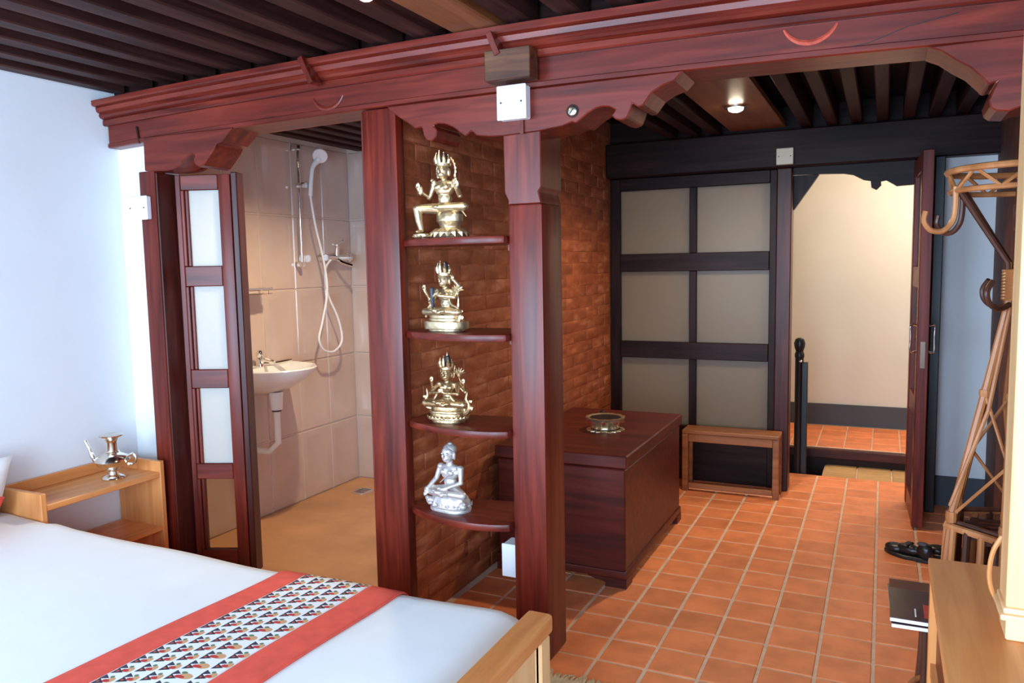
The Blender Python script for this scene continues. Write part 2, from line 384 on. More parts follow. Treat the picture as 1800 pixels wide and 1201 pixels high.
# shower room walls: every wall tile pressed with an inner panel
wt = struct(MB().box(-3.66, -3.545, 2.9, 4.85, 0, 2.62).build('wall_bathroom_left', 'bath_grout'), 'beige tiled shower room wall with basin and shower')
wk = struct(MB().box(-3.545, -1.93, 4.742, 4.85, 0, 2.62).build('wall_bathroom_back', 'bath_grout'), 'pale tiled back wall of the shower room')
def panel_tile(w, h):      # facing +x, centre at origin
    b_ = bmesh.new()
    lv = [(0, 0.0), (0.005, 0.007), (0.038, 0.007), (0.056, 0.0012)]
    rings = []
    for ins, d in lv:
        rings.append([b_.verts.new((d, sy * (w / 2 - ins), sz * (h / 2 - ins))) for sy, sz in ((-1, -1), (1, -1), (1, 1), (-1, 1))])
    for A, B in zip(rings, rings[1:]):
        for k in range(4): b_.faces.new((A[k], A[(k + 1) % 4], B[(k + 1) % 4], B[k]))
    b_.faces.new(rings[-1]); b_.faces.new(rings[0][::-1])
    q = MB(); q.bm.free(); q.bm = b_
    return q.mesh(smooth=25)
zr = [0.0, 0.47, 0.945, 1.435, 1.92, 2.40]
yc = [2.91, 3.205, 3.51, 3.81, 4.12, 4.43, 4.735]; xc = [-3.54 + 0.32 * i for i in range(6)]
pt = {}
def ptile(w, h):
    k = (round(w, 2), round(h, 2))
    if k not in pt: pt[k] = panel_tile(k[0] - 0.006, k[1] - 0.006)
    return pt[k]
for j in range(5):
    h = zr[j + 1] - zr[j]
    for i in range(6): put('wall_tile', ptile(yc[i + 1] - yc[i], h), 'bath_tile', wt, (-3.545, (yc[i] + yc[i + 1]) / 2, zr[j] + h / 2))
    for i in range(5): put('wall_tile', ptile(0.32, h), 'bath_tile', wk, ((xc[i] + xc[i + 1]) / 2, 4.742, zr[j] + h / 2), (0, 0, -PI / 2))

# ---------------- far end of the vestibule: glazed screen, lintel, doorway, stair hall
YS = 5.55
sc = sempty('window_1', 'dark timber glazed screen of six grey panes at the far end')
MB().box(-1.815, -1.742, YS, YS + .07, 0, 2.17).build('stile', 'darkwood_z', sc, bevel=.004)
MB().box(-0.70, -0.655, YS, YS + .07, 0, 2.17).build('stile', 'darkwood_z', sc, bevel=.004)
for z0, z1 in ((2.085, 2.17), (1.505, 1.632), (0.88, 1.0), (0.30, 0.40)):
    MB().box(-1.742, -0.70, YS - .005, YS + .065, z0, z1).build('rail', 'darkwood_x', sc, bevel=.004)
for z0, z1 in ((1.632, 2.085), (1.0, 1.505), (0.40, 0.88)):
    MB().box(-1.240, -1.190, YS + .005, YS + .06, z0, z1).build('mullion', 'darkwood_z', sc, bevel=.003)
    for x0, x1 in ((-1.742, -1.240), (-1.190, -0.70)):
        MB().box(x0, x1, YS + .03, YS + .036, z0, z1).build('pane', 'screen_glass', sc)
MB().box(-1.742, -0.70, YS + .02, YS + .04, 0.0, 0.30).build('lower_panel', 'darkwood_x', sc)
struct(MB().box(-1.93, 0.95, YS + .08, YS + .11, 2.15, 2.64).build('wall_leak_filler', 'darkwood_x'), 'added dark filler above the lintel against light leaks')  # filler added to stop light leaking in over the lintel
lt = tag(MB().box(-1.815, 0.62, YS - .10, YS + .08, 2.172, 2.41).build('lintel_beam', 'darkwood_x', bevel=.008), 'dark lintel beam above the glazed screen and far doorway', 'beam')
tag(MB().box(-0.652, -0.558, YS - .045, YS + .09, 0, 2.172).build('timber_post', 'midwood_z', bevel=.006), 'dark timber post between glazed screen and open doorway', 'post')
tag(MB().box(0.20, 0.268, YS, YS + .09, 0, 2.172).build('timber_post', 'darkwood_z', bevel=.006), 'dark timber door post behind the open door leaf', 'post')
# scalloped valance and gusset over the doorway
val = [(-0.556, 2.172), (-0.556, 2.13), (-0.40, 2.125), (-0.25, 2.118), (-0.19, 2.105), (-0.13, 2.07), (-0.09, 2.062), (-0.085, 2.02), (-0.055, 2.003), (-0.028, 2.03), (-0.03, 2.055), (0.0, 2.06), (0.04, 2.035), (0.06, 2.02), (0.10, 2.022), (0.2, 2.025), (0.2, 2.172)]
tag(MB().prism(val, YS + .01, YS + .05).build('carved_valance', 'darkwood_x', smooth=20), 'scalloped dark wooden valance across the top of the far doorway', 'valance')
tag(MB().prism([(-0.556, 2.128), (-0.40, 2.126), (-0.556, 1.90)], YS + .055, YS + .10).build('corner_gusset', 'darkwood_z', smooth=0), 'dark triangular corner board in upper left of far doorway', 'brace')

# stair hall beyond the doorway
struct(MB().box(-2.3, 1.4, 7.45, 7.55, -0.6, 2.8).build('wall_hall', 'plaster_cream'), 'cream hall wall seen through the doorway')
struct(MB().box(-2.3, 1.4, 7.43, 7.45, 0.10, 0.285).build('baseboard_hall', 'grey_paint'), 'dark grey skirting band along the cream hall wall')
struct(MB().box(0.95, 1.05, 5.66, 7.45, -0.6, 2.8).build('wall_hall_right', 'plaster_cream'))
struct(MB().box(-2.4, -2.3, 5.66, 7.45, -0.6, 2.8).build('wall_hall_left', 'plaster_cream'))
struct(MB().box(-2.3, 1.0, 5.63, 7.5, 2.62, 2.7).build('ceiling_hall', 'plaster_cream'))
hf = struct(MB().box(-2.3, 0.95, 6.50, 7.45, -0.6, 0.094).build('floor_hall', 'grout'), 'raised terracotta landing in the hall')
for i in range(7):
    for j in range(4):
        put('floor_tile', tile_mesh(0.19, 0.2), 'terracotta', hf, (-0.75 + 0.2 * i, 6.66 + 0.21 * j, 0.1))
MB().box(-2.3, 0.95, 6.44, 6.51, 0.03, 0.10).build('step_nosing', 'midwood_x', hf, bevel=.006)
MB().box(-2.3, 0.95, 6.485, 6.499, -0.16, 0.03).build('step_riser', 'darkwood_x', hf)
lf = struct(MB().box(-0.38, 0.95, 6.02, 6.50, -0.2, -0.036).build('floor_landing', 'grout'), 'pale tiled lower step just beyond the doorway')
for i in range(5):
    for j in range(2): put('floor_tile', tile_mesh(0.222, 0.222), 'pale_tile', lf, (-0.262 + 0.234 * i, 6.142 + 0.234 * j, -0.028))
struct(MB().box(-2.3, -0.38, 6.02, 6.50, -0.6, -0.16).build('floor_stairwell', 'stairwell_shade'), 'black slab standing in for the shade of the stairwell left of the landing')  # near-black colour stands in for the shade down the stairwell

# ================================================================== TIMBER PARTITION
def sweep(name, prof, x0, x1, mat, parent, n=24, base=2.222, sg=True):
    mb = MB(); rings = []
    for i in range(n + 1):
        x = x0 + (x1 - x0) * i / n
        rings.append([mb.bm.verts.new((x, y, base + z + (sag(x) if sg else 0))) for y, z in prof])
    k = len(prof)
    for A, B in zip(rings, rings[1:]):
        for q in range(k): mb.bm.faces.new((A[q], A[(q + 1) % k], B[(q + 1) % k], B[q]))
    mb.bm.faces.new(rings[0][::-1]); mb.bm.faces.new(rings[-1])
    return mb.build(name, mat, parent, smooth=22)
bt = thing('carved_beam', 'long moulded mahogany beam running across the whole timber partition', 'beam')
sweep('beam_body', [(2.92, 0), (2.738, 0), (2.730, .004), (2.730, .020), (2.737, .024), (2.737, .106), (2.92, .106)], -3.48, 0.50, 'mahogany_x', bt)
sweep('cornice_moulding', [(2.92, .1065), (2.722, .1065), (2.716, .112), (2.716, .132), (2.722, .136), (2.704, .142), (2.696, .152), (2.700, .163), (2.686, .168), (2.680, .186), (2.684, .190), (2.664, .194), (2.660, .200), (2.660, .219), (2.92, .219)], -3.49, 0.50, 'mahogany_x', bt)
def wedge(x, z0, z1, lean):
    R = Matrix.Rotation(lean, 3, 'Y')
    return MB().box(x - .012, x + .012, 2.635, 2.70, z0, z1, R).build('wedge', 'mahogany_z', bt, bevel=.002)
wedge(-2.165, 2.325, 2.445, -0.45); wedge(-1.305, 2.33, 2.42, -0.40)
# carved arcs cut into the fascia
for x, z, r, mt in ((-0.23, 2.345, 0.088, 'red_inlay'), (-2.13, 2.325, 0.085, 'mahogany_x')):
    pts = arc(x, z, r, PI * 1.14, PI * 1.86, 12, 2.7365); rr = [0.004 + 0.006 * math.sin(PI * i / 12) for i in range(13)]
    MB().tube(pts, rr, 6).build('carved_arc', mt, bt)
MB().tube([(0.18, 2.7372, 2.29), (0.05, 2.7372, 2.27), (-0.06, 2.7372, 2.235), (-0.16, 2.7372, 2.225)], 0.0016, 5).build('crack', 'black_paint', bt)
MB().tube([(-3.262, 2.733, 2.19), (-3.276, 2.733, 2.27)], 0.006, 6).build('joint_line', 'darkwood_z', bt)

def post(label, x0, x1, y0, y1, z1, bev=.008):
    return tag(MB().box(x0, x1, y0, y1, 0, z1).build('timber_post', 'mahogany_z', bevel=bev, segs=2), label, 'post')
p1 = thing('timber_post', 'left mahogany post against the white wall beside the nightstand', 'post')
MB().box(-3.28, -3.175, YF, 2.798, 0, 2.055).build('shaft', 'mahogany_z', p1, bevel=.006, segs=2)
MB().box(-3.198, -3.168, YF + .006, 2.85, 0, 2.045).build('door_jamb', 'midwood_z', p1, bevel=.003)
p2 = thing('timber_post', 'middle mahogany post between shower room opening and statue shelves', 'post')
MB().box(-1.96, -1.795, YF, 2.79, 0, 2.215).build('shaft', 'mahogany_z', p2, bevel=.008, segs=2)
MB().box(-1.975, -1.935, YF + .012, 2.83, 0, 2.21).build('jamb_strip', 'mahogany_z', p2, bevel=.004)
p3 = thing('timber_post', 'front mahogany post right of the statue shelves with waisted top', 'post')
MB().box(-1.30, -1.16, YF, 2.93, 0, 1.80).build('shaft', 'mahogany_z', p3, bevel=.010, segs=2)
MB().prism([(-1.30, 1.80), (-1.297, 1.815), (-1.312, 1.845), (-1.314, 2.07), (-1.160, 2.07), (-1.160, 1.86), (-1.172, 1.845), (-1.16, 1.80)], YF - .003, 2.93).build('neck', 'mahogany_z', p3, bevel=.004)
p4 = post('right mahogany post under the carved bracket at the partition end', 0.405, 0.53, YF, 2.92, 2.0)

# carved brackets
LB = [(-3.229, 2.215), (-3.233, 2.056), (-3.085, 2.047), (-3.04, 2.052), (-3.005, 2.064), (-2.969, 2.09), (-2.935, 2.108), (-2.912, 2.117), (-2.897, 2.104), (-2.91, 2.086), (-2.9, 2.062), (-2.875, 2.049), (-2.85, 2.056), (-2.813, 2.09), (-2.781, 2.12), (-2.765, 2.145), (-2.735, 2.151), (-2.709, 2.170), (-2.678, 2.197), (-2.66, 2.21)]
tag(MB().prism(LB, 2.725, 2.90).build('carved_bracket', 'mahogany_x', bevel=.004, smooth=20), 'scrolled mahogany bracket above the narrow glazed folding door', 'bracket')
CP = [(-1.83, 2.218), (-1.816, 2.201), (-1.772, 2.17), (-1.732, 2.144), (-1.698, 2.119), (-1.667, 2.122), (-1.661, 2.09), (-1.648, 2.070), (-1.625, 2.064), (-1.603, 2.078), (-1.599, 2.108), (-1.614, 2.123), (-1.595, 2.130), (-1.565, 2.126), (-1.529, 2.111), (-1.496, 2.087), (-1.471, 2.070), (-1.446, 2.088), (-1.422, 2.068), (-1.37, 2.060), (-1.309, 2.057), (-1.168, 2.062), (-1.07, 2.072), (-1.033, 2.084), (-1.019, 2.077), (-0.975, 2.108), (-0.946, 2.122), (-0.92, 2.127), (-0.893, 2.124), (-0.869, 2.111), (-0.885, 2.092), (-0.870, 2.078), (-0.848, 2.072), (-0.827, 2.080), (-0.815, 2.105), (-0.808, 2.128), (-0.79, 2.112), (-0.770, 2.116), (-0.739, 2.156), (-0.699, 2.177), (-0.66, 2.187), (-0.63, 2.218)]
cpt = thing('carved_capital', 'wide mahogany capital with scrolled ends on the front post', 'capital')
MB().prism(CP, 2.722, 2.92).build('capital_body', 'mahogany_x', cpt, bevel=.004, smooth=20)
sb = MB().lathe([(0.001, 0.0), (0.017, 0.0), (0.017, 0.006), (0.012, 0.009), (0.001, 0.009)], n=20).build('bolt_head', 'screw_steel', cpt, (-1.03, 2.722, 2.122), rot=(PI / 2, 0, 0))
MB().box(-.013, .013, -.002, .002, 0.009, 0.0105).build('slot', 'black_plastic', sb, rot=(0, 0, 0.9))
MB().lathe([(0.001, 0.0), (0.024, 0.0), (0.024, 0.003), (0.001, 0.003)], n=20).build('bolt_recess', 'darkwood_x', cpt, (-1.03, 2.7235, 2.122), rot=(PI / 2, 0, 0))
RB = [(0.10, 2.20), (0.14, 2.181), (0.177, 2.151), (0.217, 2.124), (0.25, 2.088), (0.263, 2.072), (0.285, 2.078), (0.275, 2.055), (0.265, 2.028), (0.270, 2.005), (0.285, 1.994), (0.317, 1.990), (0.345, 2.0), (0.50, 2.0), (0.50, 2.20)]
tag(MB().prism(RB, 2.725, 2.92).build('carved_bracket', 'mahogany_x', bevel=.004, smooth=20), 'scrolled mahogany bracket at the right end of the beam', 'bracket')

# block and switch box on the beam
tag(MB().box(-1.342, -1.160, 2.64, 2.715, 2.243, 2.352).build('wooden_block', 'blockwood_x', bevel=.0025), 'varnished brown wooden block fixed on the beam above the white box', 'block')
def switch_box(name, label, x0, x1, y0, y1, z0, z1, holes=True, mat='white_plastic', slots=0, face='y'):
    t = thing(name, label, 'switch box', ((x0 + x1) / 2, (y0 + y1) / 2, z0))
    w, d, h = x1 - x0, y1 - y0, z1 - z0
    MB().box(-w / 2, w / 2, -d / 2 + .008, d / 2, 0, h).build('back_box', mat, t, bevel=.004)
    MB().box(-w / 2 - .002, w / 2 + .002, -d / 2, -d / 2 + .009, -.002, h + .002).build('cover_plate', mat, t, bevel=.003)
    if holes:
        for s_ in (-1, 1): MB().lathe([(0.0005, 0), (0.004, 0), (0.004, 0.001), (0.0005, 0.001)], n=10).build('screw', 'black_plastic', t, (s_ * w * 0.36, -d / 2, h * 0.5), rot=(PI / 2, 0, 0))
    for k in range(slots):
        MB().box(-.001, .001, -d / 2 - .0015, -d / 2, h * .5, h * .72).build('rocker', mat, t, ((k - (slots - 1) / 2) * 0.014, 0, 0))
    return t
switch_box('switch_box', 'white switch box fixed under the wooden block on the carved capital', -1.309, -1.195, 2.672, 2.722, 2.108, 2.228, True, slots=3)
MB().box(-1.236, -1.222, 2.712, 2.722, 2.058, 2.108).build('cable_strip', 'mahogany_z', cpt)
sbx = switch_box('switch_box', 'white switch box on the left wall beside the left post', -3.335, -3.205, 2.70, 2.73, 1.825, 1.935)
MB().box(-3.33, -3.255, 2.73, 2.80, 1.83, 1.93).build('box_spacer', 'white_plastic', None)
bpy.data.objects['box_spacer'].parent = sbx; bpy.data.objects['box_spacer'].matrix_parent_inverse = Matrix.Translation(-sbx.location)
switch_box('wall_socket', 'small ivory switch on the dark lintel above the doorway post', -0.645, -0.545, YS - .145, YS - .10, 2.185, 2.285, True, 'ivory_plastic', 4)
switch_box('wall_socket', 'white socket box low behind the front post', -1.395, -1.302, 2.81, 2.90, 0.295, 0.43, False)

# ---------------- narrow glazed folding door of the shower room
dl = sempty('door_1', 'narrow folding door with four stacked glass panes in mahogany frame', (-3.158, 2.845, 0.02), math.radians(22))
DW = 0.275
zp = [(1.575, 1.945), (1.06, 1.475), (0.58, 0.965), (0.13, 0.50)]
MB().box(0, .026, -.02, .02, 0, 2.02).build('stile', 'mahogany_z', dl, bevel=.003)
MB().box(DW - .06, DW, -.02, .02, 0, 2.02).build('stile', 'mahogany_z', dl, bevel=.006, segs=2)
MB().box(DW + .001, DW + .032, -.012, .075, 0, 2.03).build('meeting_stile', 'midwood_z', dl, bevel=.004)
edges_z = [(zp[0][1], 2.02), (zp[1][1], zp[0][0]), (zp[2][1], zp[1][0]), (zp[3][1], zp[2][0]), (0, zp[3][0])]
for a, c in edges_z: MB().box(.026, DW - .06, -.019, .019, a, c).build('rail', 'mahogany_x', dl, bevel=.004)
for i, (a, c) in enumerate(zp):
    MB().box(.060, DW - .06, -.003, .003, a, c).build('pane', 'clear_glass' if i == 3 else 'frosted_glass', dl)
    for u, y_ in ((.026, -.020), (.044, -.013)): MB().box(u, u + .016, y_, .012, a, c).build('glazing_bead', 'mahogany_z', dl, bevel=.003)

# ---------------- open door of the far doorway
ang = math.atan2(-0.57, 0.025)
d2 = sempty('door_2', 'dark timber door standing open edge-on beside the far doorway', (0.185, 5.55, 0.015), ang)
L2 = 0.57
for u in (0, L2 - .08): MB().box(u, u + .08, -.03, .03, 0, 2.15).build('stile', 'mahogany_z', d2, bevel=.004)
pz2 = [(0.12, 0.62), (0.74, 1.38), (1.50, 2.04)]
ez2 = [(0, .12), (.62, .74), (1.38, 1.50), (2.04, 2.15)]
for a, c in ez2: MB().box(.08, L2 - .08, -.026, .026, a, c).build('rail', 'mahogany_x', d2, bevel=.003)
for a, c in pz2: MB().box(.08, L2 - .08, -.004, .004, a, c).build('pane', 'screen_glass', d2)
for s_ in (-1, 1):
    MB().tube(spline([(L2 - .04, s_ * .03, 1.02), (L2 - .04, s_ * .06, 1.02), (L2 - .04, s_ * .06, 1.10), (L2 - .04, s_ * .06, 1.17), (L2 - .04, s_ * .03, 1.17)], 4), 0.006, 8).build('door_handle', 'chrome', d2)
MB().box(L2, L2 + .004, -.012, .012, 0.93, 1.08).build('lock_plate', 'brass', d2)
tag(MB().box(0.262, 0.315, 5.36, 5.55, 0, 2.165).build('shadow_gap_strip', 'black_paint', bevel=.004), 'black narrow strip standing in for the shadow gap between open door and white wall', 'post')  # black strip put in for the dark shadow gap beside the door
# black newel post on the stairs
nw = thing('stair_newel', 'black turned stair newel just inside the far doorway', 'newel post', (-0.545, 6.08, -0.2))
MB().lathe([(.03, 0), (.03, 1.05), (.034, 1.06), (.034, 1.08), (.026, 1.10), (.036, 1.13), (.040, 1.16), (.030, 1.19), (.012, 1.20)], n=20).build('newel_shaft', 'black_paint', nw)
MB().box(.02, .06, -.03, .03, 0, 1.02).build('newel_stile', 'black_paint', nw, bevel=.004)
MB().ball((0, 0, 0), .012).build('bolt_knob', 'chrome', nw, (.012, -.036, 1.03))

# ================================================================== SHELVES AND STATUES
ZS = [1.685, 1.308, 0.930, 0.558]
def shelf_outline():
    P = spline([(-1.826, 2.83, 0), (-1.812, 2.785, 0), (-1.772, 2.745, 0), (-1.655, 2.692, 0), (-1.53, 2.664, 0), (-1.45, 2.658, 0), (-1.36, 2.672, 0), (-1.303, 2.697, 0)], 4)
    return [(p.x, p.y) for p in P] + [(-1.303, 3.0), (-1.811, 2.93), (-1.811, 2.84)]
so = shelf_outline()
names = ['topmost', 'second', 'third', 'lowest']
for z, nm in zip(ZS, names):
    t = thing('corner_shelf', '%s rounded mahogany shelf between the middle and front posts' % nm, 'shelf', (-1.55, 2.85, z - .03), group='rounded statue shelves')
    MB().slab([(x + 1.55, y - 2.85) for x, y in so], 0, .03).build('shelf_board', 'mahogany_x', t, bevel=.008, segs=2, smooth=40)
    MB().box(.19, .248, .0, .09, -.025, -.001).build('shelf_cleat', 'mahogany_y', t)

def lotus(mb_up, z, h, rx, ry, n, flare=1.0): pass
def petal_ring(rx, ry, z, n, h, w, out, up=True):
    mb = MB()
    for k in range(n):
        a = 2 * PI * k / n; ca, sa = math.cos(a), math.sin(a)
        base = Vector((rx * ca, ry * sa, z)); nrm = Vector((ca, sa, 0)).normalized(); tg = Vector((-sa, ca, 0))
        s_ = 1 if up else -1
        ring = [base - tg * w * .5, base + nrm * out * .6 - tg * w * .55 + Vector((0, 0, s_ * h * .5)), base + nrm * out + Vector((0, 0, s_ * h)), base + nrm * out * .6 + tg * w * .55 + Vector((0, 0, s_ * h * .5)), base + tg * w * .5]
        mid = base + nrm * (out * .6 + w * .35) + Vector((0, 0, s_ * h * .45))
        vs = [mb.bm.verts.new(p) for p in ring]; vm = mb.bm.verts.new(mid)
        bk = mb.bm.verts.new(base - nrm * .004 + Vector((0, 0, s_ * h * .3)))
        for i in range(4): mb.bm.faces.new((vs[i], vs[i + 1], vm)); mb.bm.faces.new((vs[i + 1], vs[i], bk))
        mb.bm.faces.new((vs[4], vs[0], vm)); mb.bm.faces.new((vs[0], vs[4], bk))
    return mb
def stadium(w, d, n=8):
    r = d / 2; pts = []
    for k in range(n + 1): a = -PI / 2 + PI * k / n; pts.append((w / 2 - r + r * math.cos(a), r * math.sin(a)))
    for k in range(n + 1): a = PI / 2 + PI * k / n; pts.append((-w / 2 + r + r * math.cos(a), r * math.sin(a)))
    return pts
def head(mb, c, s):
    x, y, z = c
    mb.ball((x, y, z), (.021 * s, .023 * s, .028 * s)); mb.ball((x, y - .008 * s, z - .013 * s), (.015 * s, .016 * s, .016 * s))
    mb.ball((x, y - .025 * s, z - .004 * s), (.0045 * s, .006 * s, .009 * s))                    # nose
    mb.ball((x, y - .021 * s, z - .016 * s), (.007 * s, .004 * s, .003 * s))                     # lips
    for q in (-1, 1):
        mb.ball((x + q * .009 * s, y - .0195 * s, z + .003 * s), (.005 * s, .003 * s, .0025 * s))  # eyelids
        mb.ball((x + q * .0215 * s, y + .002 * s, z - .006 * s), (.004 * s, .006 * s, .015 * s))   # long ears
    mb.limb([(x, y + .004 * s, z - .02 * s), (x, y + .006 * s, z - .048 * s)], [.0105 * s, .012 * s])
def hand(mb, c, d, s, curl=(0, 0, 0)):
    c = Vector(c); d = Vector(d).normalized(); side = d.cross(Vector((0, 1, 0)))
    side = side.normalized() if side.length > .1 else Vector((1, 0, 0))
    mb.ball(c, (.0075 * s, .0065 * s, .0085 * s))
    for k in range(4):
        o = side * (k - 1.5) * .0042 * s; L = (.017, .020, .019, .015)[k] * s
        mb.limb([c + o, c + o + d * L * .6, c + o + d * L + Vector(curl) * s], [.0028 * s, .0026 * s, .0021 * s])
    mb.limb([c, c + side * .010 * s + d * .006 * s], [.003 * s, .0024 * s])
def torso(mb, zb, s, wide=1.0):
    mb.ball((0, .004, zb + .018 * s), (.040 * s, .030 * s, .026 * s)); mb.ball((0, .002, zb + .05 * s), (.027 * s, .022 * s, .034 * s))
    mb.ball((0, 0, zb + .088 * s), (.038 * s * wide, .025 * s, .034 * s)); mb.ball((0, .004, zb + .108 * s), (.044 * s * wide, .020 * s, .014 * s))
    for q in (-1, 1): mb.ball((q * .044 * s * wide, .004, zb + .106 * s), .0145 * s); mb.ball((q * .017 * s, -.020 * s, zb + .092 * s), (.014 * s, .008 * s, .011 * s))
def lotus_legs(mb, zb, s):
    for q in (-1, 1):
        mb.limb([(q * .022 * s, 0, zb + .014 * s), (q * .078 * s, -.030 * s, zb + .013 * s)], [.022 * s, .017 * s])
        mb.limb([(q * .078 * s, -.030 * s, zb + .012 * s), (-q * .012 * s, -.062 * s, zb + .013 * s + (0.008 * s if q > 0 else 0))], [.016 * s, .010 * s])
        mb.ball((-q * .024 * s, -.060 * s, zb + .018 * s + (0.008 * s if q > 0 else 0)), (.014 * s, .008 * s, .006 * s))
def crown(parent, c, s, mat, halo=False, n=5):
    x, y, z = c; mb = MB()
    mb.lathe([(.0235 * s, .006 * s), (.0255 * s, .008 * s), (.0255 * s, .017 * s), (.0235 * s, .019 * s)], (x, y, z), 20)
    for k in range(n):
        a = -PI / 2 + (k - (n - 1) / 2) * 0.62
        b_ = Vector((x + .024 * s * math.cos(a), y + .024 * s * math.sin(a), z + .016 * s)); hgt = (.026, .033, .040, .033, .026)[k] * s if n == 5 else .03 * s
        o = Vector((math.cos(a), math.sin(a), 0)); tg = Vector((-o.y, o.x, 0))
        mb.tube([b_, b_ + Vector((0, 0, hgt * .45)) + o * .004 * s, b_ + Vector((0, 0, hgt)) + o * .001 * s], [.006 * s, .0065 * s, .0008 * s], 6)
        mb.ball(b_ + Vector((0, 0, hgt)), .0026 * s, 1)
    return mb.build('crown', mat, parent)
def scroll(parent, pts, r, mat, name='scarf'):
    P = spline(pts, 5); m_ = len(P)
    return MB().tube(P, [r * (1 - .55 * i / (m_ - 1)) for i in range(m_)], 7).build(name, mat, parent)
def flame(parent, x, y, z, s, q, mat):
    mb = MB()
    mb.tube(spline([(x, y, z), (x + q * .02 * s, y, z + .006 * s), (x + q * .026 * s, y, z + .03 * s), (x + q * .016 * s, y, z + .052 * s), (x + q * .022 * s, y, z + .078 * s)], 4), [.008 * s] * 8 + [.007 * s] * 5 + [.005 * s] * 2 + [.003 * s, .001 * s], 7)
    for a, b_, c in ((.034, .02, .012), (.010, .030, .010), (.032, .045, .008), (.004, .012, .010)): mb.ball((x + q * a * s, y, z + b_ * s), (.010 * s, .006 * s, c * s), 1)
    return mb.build('scarf_end', mat, parent)
def lotus_flower(parent, c, s, mat):
    x, y, z = c; mb = MB()
    for k in range(7):
        a = (k - 3) * 0.42
        mb.tube([(x, y, z), (x + .013 * s * math.sin(a), y - .003 * s, z + .012 * s), (x + .028 * s * math.sin(a), y - .002, z + .028 * s * math.cos(a) + .002)], [.004 * s, .0065 * s, .0008 * s], 6)
    mb.ball((x, y, z), .009 * s, 1)
    return mb.build('lotus_flower', mat, parent)
def hairknot(parent, c, s, tall=1.0, mat='statue_hair'):
    x, y, z = c
    mb = MB(); mb.ball((x, y + .003 * s, z + .012 * s), (.022 * s, .023 * s, .020 * s)); mb.ball((x, y + .004 * s, z + .034 * s * tall), (.012 * s, .012 * s, .018 * s * tall))
    return mb.build('topknot', mat, parent)

def base_rect(t, w, d, layers, mat, beads=True):
    z = 0
    for i, (sw, sd, h) in enumerate(layers):
        MB().slab(stadium(w * sw, d * sd), z, z + h).build('pedestal', mat, t, bevel=.003, segs=2, smooth=40); z += h
    if beads:
        mb = petal_ring(w * .47, d * .47, layers[0][2] + .001, 26, .016, .018, .010); mb.build('lotus_petals', mat, t, smooth=20)
    return z
def arm(mb, pts, s, r=(.0125, .0100, .0075)): mb.limb(pts, [q * s for q in r])

SX, SY = -1.632, 2.79
# --- topmost: royal-ease figure with one leg hanging on to a small lotus
t = thing('deity_statue', 'pale gold crowned statue with one leg hanging down, on the topmost shelf', 'statue', (SX + .022, SY, ZS[0]), -0.05, 'gilt statues on the rounded shelves')
t.scale = (.95, .95, .945)
petal_ring(.062, .05, .002, 16, .038, .030, .026, False).build('lotus_petals', 'gold', t, (0.02, 0, .040), smooth=20)
MB().lathe([(.060, 0), (.072, .006), (.062, .03), (.046, .045), (.050, .062), (.060, .072), (.060, .10), (.05, .112)], (0.02, 0.005, 0), 24, 1, .8).build('throne', 'gold', t)
mb = MB(); torso(mb, .112, 1.12)
mb.limb([(.02, 0, .128), (.10, -.02, .130)], [.025, .018]); mb.limb([(.10, -.02, .130), (.012, -.062, .128)], [.017, .011]); mb.ball((-.002, -.064, .130), (.018, .009, .008))
mb.limb([(-.025, 0, .128), (-.095, -.052, .126)], [.025, .019]); mb.limb([(-.095, -.052, .126), (-.086, -.056, .075), (-.080, -.050, .034)], [.018, .015, .010]); mb.ball((-.083, -.064, .030), (.011, .020, .007))
for q in (-1, 1):
    arm(mb, [(q * .048, .004, .232), (q * .072, -.002, .176), (q * (.092 if q < 0 else .082), -.040, .205)], 1.1)
    hand(mb, (q * (.094 if q < 0 else .084), -.044, .214), (0, -.2, 1), 1.15)
head(mb, (0, -.006, .284), 1.22)
remeshed('figure', mb, 'gold', .0024, t, k=1.08)
crown(t, (0, -.002, .294), 1.3, 'gold'); hairknot(t, (0, 0, .298), 1.25, 1.0)
mb = MB()
for k in range(15):
    a = PI * (-.12 + 1.24 * k / 14); r_ = (.046, .060)
    mb.ball((r_[0] * math.cos(a), .016, .286 + r_[1] * math.sin(a)), (.0075, .004, .0085), 1)
mb.tube([(.046 * math.cos(PI * (-.12 + 1.24 * k / 20)), .016, .286 + .060 * math.sin(PI * (-.12 + 1.24 * k / 20))) for k in range(21)], .004, 6)
mb.build('halo', 'gold', t)
for q in (-1, 1): MB().ball((q * .052, -.002, .240), (.012, .010, .012)).ball((q * .060, -.004, .249), (.008, .006, .009), 1).build('shoulder_ornament', 'gold', t)
mb = MB().tube([(.038 * math.cos(a), -.012 - .018 * abs(math.sin(a)), .226 - .016 * math.sin(a)) for a in [PI * k / 12 for k in range(13)]], .0035, 6); mb.build('necklace', 'gold', t)
mb = petal_ring(.028, .022, .002, 10, .012, .016, .012).lathe([(.02, 0), (.030, .004), (.034, .018), (.026, .022)], (0, 0, 0), 16, 1.2, .8); mb.build('foot_lotus', 'gold', t, (-.088, -.052, .001), smooth=20)
scroll(t, [(-.06, -.03, .012), (-.03, -.02, .012), (0, -.01, .014)], .008, 'gold', 'lotus_stem')
scroll(t, [(.075, -.01, .12), (.095, -.012, .11), (.112, -.012, .088)], .005, 'gold')
MB().ball((-.096, -.04, .205), (.013, .008, .022), 2).build('jewel_leaf', 'gold', t)

